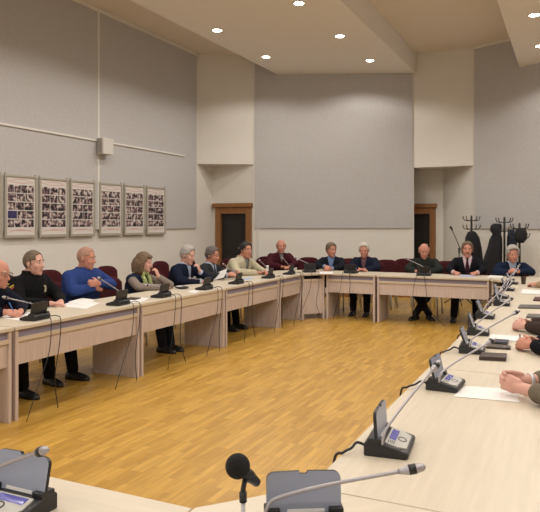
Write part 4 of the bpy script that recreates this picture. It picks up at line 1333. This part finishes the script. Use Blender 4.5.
sheet('white sheet in front of the grey-haired man by the coat racks', [(487, 277.5), (490, 275.2), (503, 275.8), (502, 278.2)])
sheet('open white notebook on the far right row by the brown cup', [(520.5, 294), (523, 290), (540, 291.2), (540, 294.8)], .752, M['paper'], 'notebook', .012, 'notebook')
sheet('white notebook beside the joined hands on the right row', [(489, 339.5), (491, 335.5), (533, 338.5), (534, 344)], .7512, M['paper'], 'notebook', .010, 'notebook')
sheet('dark blue cover strip lying on the notebook of the right row', [(488, 342), (489, 339), (509, 340.5), (508, 343.5)], .763, mat('dark_blue_cover', (.02, .022, .05), .5), 'folder', .006, 'folder')
sheet('thick dark brown case nearer the third microphone unit', [(479, 360), (482, 355.5), (507, 356.8), (506, 361.5)], .7512, M['case'], 'pen_case', .022, 'case')
sheet('thin dark brown case above the thick one on the right row', [(486, 348.5), (488, 346.0), (511, 347.5), (510.5, 350)], .7512, M['case'], 'pen_case', .012, 'case')
sheet('grey remote-like bar at the right edge, level with the sixth unit', [(526, 318), (528, 314.8), (545, 315.5), (545, 319)], .7512, mat('grey_bar', (.10, .09, .08), .5), 'name_plate', .012, 'name plate')
sheet('long grey bar below the white notebook at the far right', [(518, 308.5), (520, 305.5), (545, 306), (545, 309)], .7512, mat('grey_bar', (.1, .09, .08), .5), 'name_plate', .012, 'name plate')
sheet('maroon folded case at the right edge by the far notebook', [(533, 301), (535, 298), (548, 298.5), (548, 301.5)], .7512, mat('maroon_case', (.07, .02, .02), .5), 'pen_case', .014, 'case')
# sheet held by the man in charcoal suit
pa = [cam2room(*q) for q in ((211, 281, None, 9.35), (224, 277.5, None, 9.15), (227.5, 268.5, None, 9.25), (216, 273, None, 9.45))]
c = sum(pa, Vector())/4
bm = bmesh.new(); extrude_poly(bm, [p-c for p in pa], (.001, -.0012, .001)); o = mesh_obj('held_paper', bm, M['paper']); o.location = c
tag(o, 'white sheet held up by the man in charcoal suit', 'paper')
# small grey mouse-like unit
p = cam2room(182, 288.5, .755)
r = thing('computer_mouse', 'small black and silver device near the grey-haired man with hand on chin', 'device', (p.x, p.y, .7575), .5)
bm = bmesh.new(); ell(bm, (0, 0, .012), (.09, .05, .018)); mesh_obj('shell', bm, M['black'], r, True)
bm = bmesh.new(); ell(bm, (-.03, .0, .024), (.05, .035, .012)); mesh_obj('top_plate', bm, M['chrome'], r, True)
# brown cup
p = cam2room(523.5, 284, .751)
bm = bmesh.new(); lathe(bm, [(.026, 0), (.029, .03), (.035, .10), (.036, .102), (.033, .1), (.027, .01), (.001, .008)], 20)
o = mesh_obj('cup', bm, M['cup'], None, True); o.location = (p.x, p.y, .7502); tag(o, 'brown plastic cup on the far end of the right row', 'cup')
# pen held between the joined hands
p = cam2room(521, 338, .80)
bm = bmesh.new(); tube(bm, [(0.0, -.04, -.03), (-.01, .03, .02)], .005, 8); o = mesh_obj('pen', bm, M['case']); o.location = p; tag(o, 'brown pen held in the hands behind the notebook', 'pen')
# red folder behind the held sheet
p = cam2room(231, 268, None, 10.0)
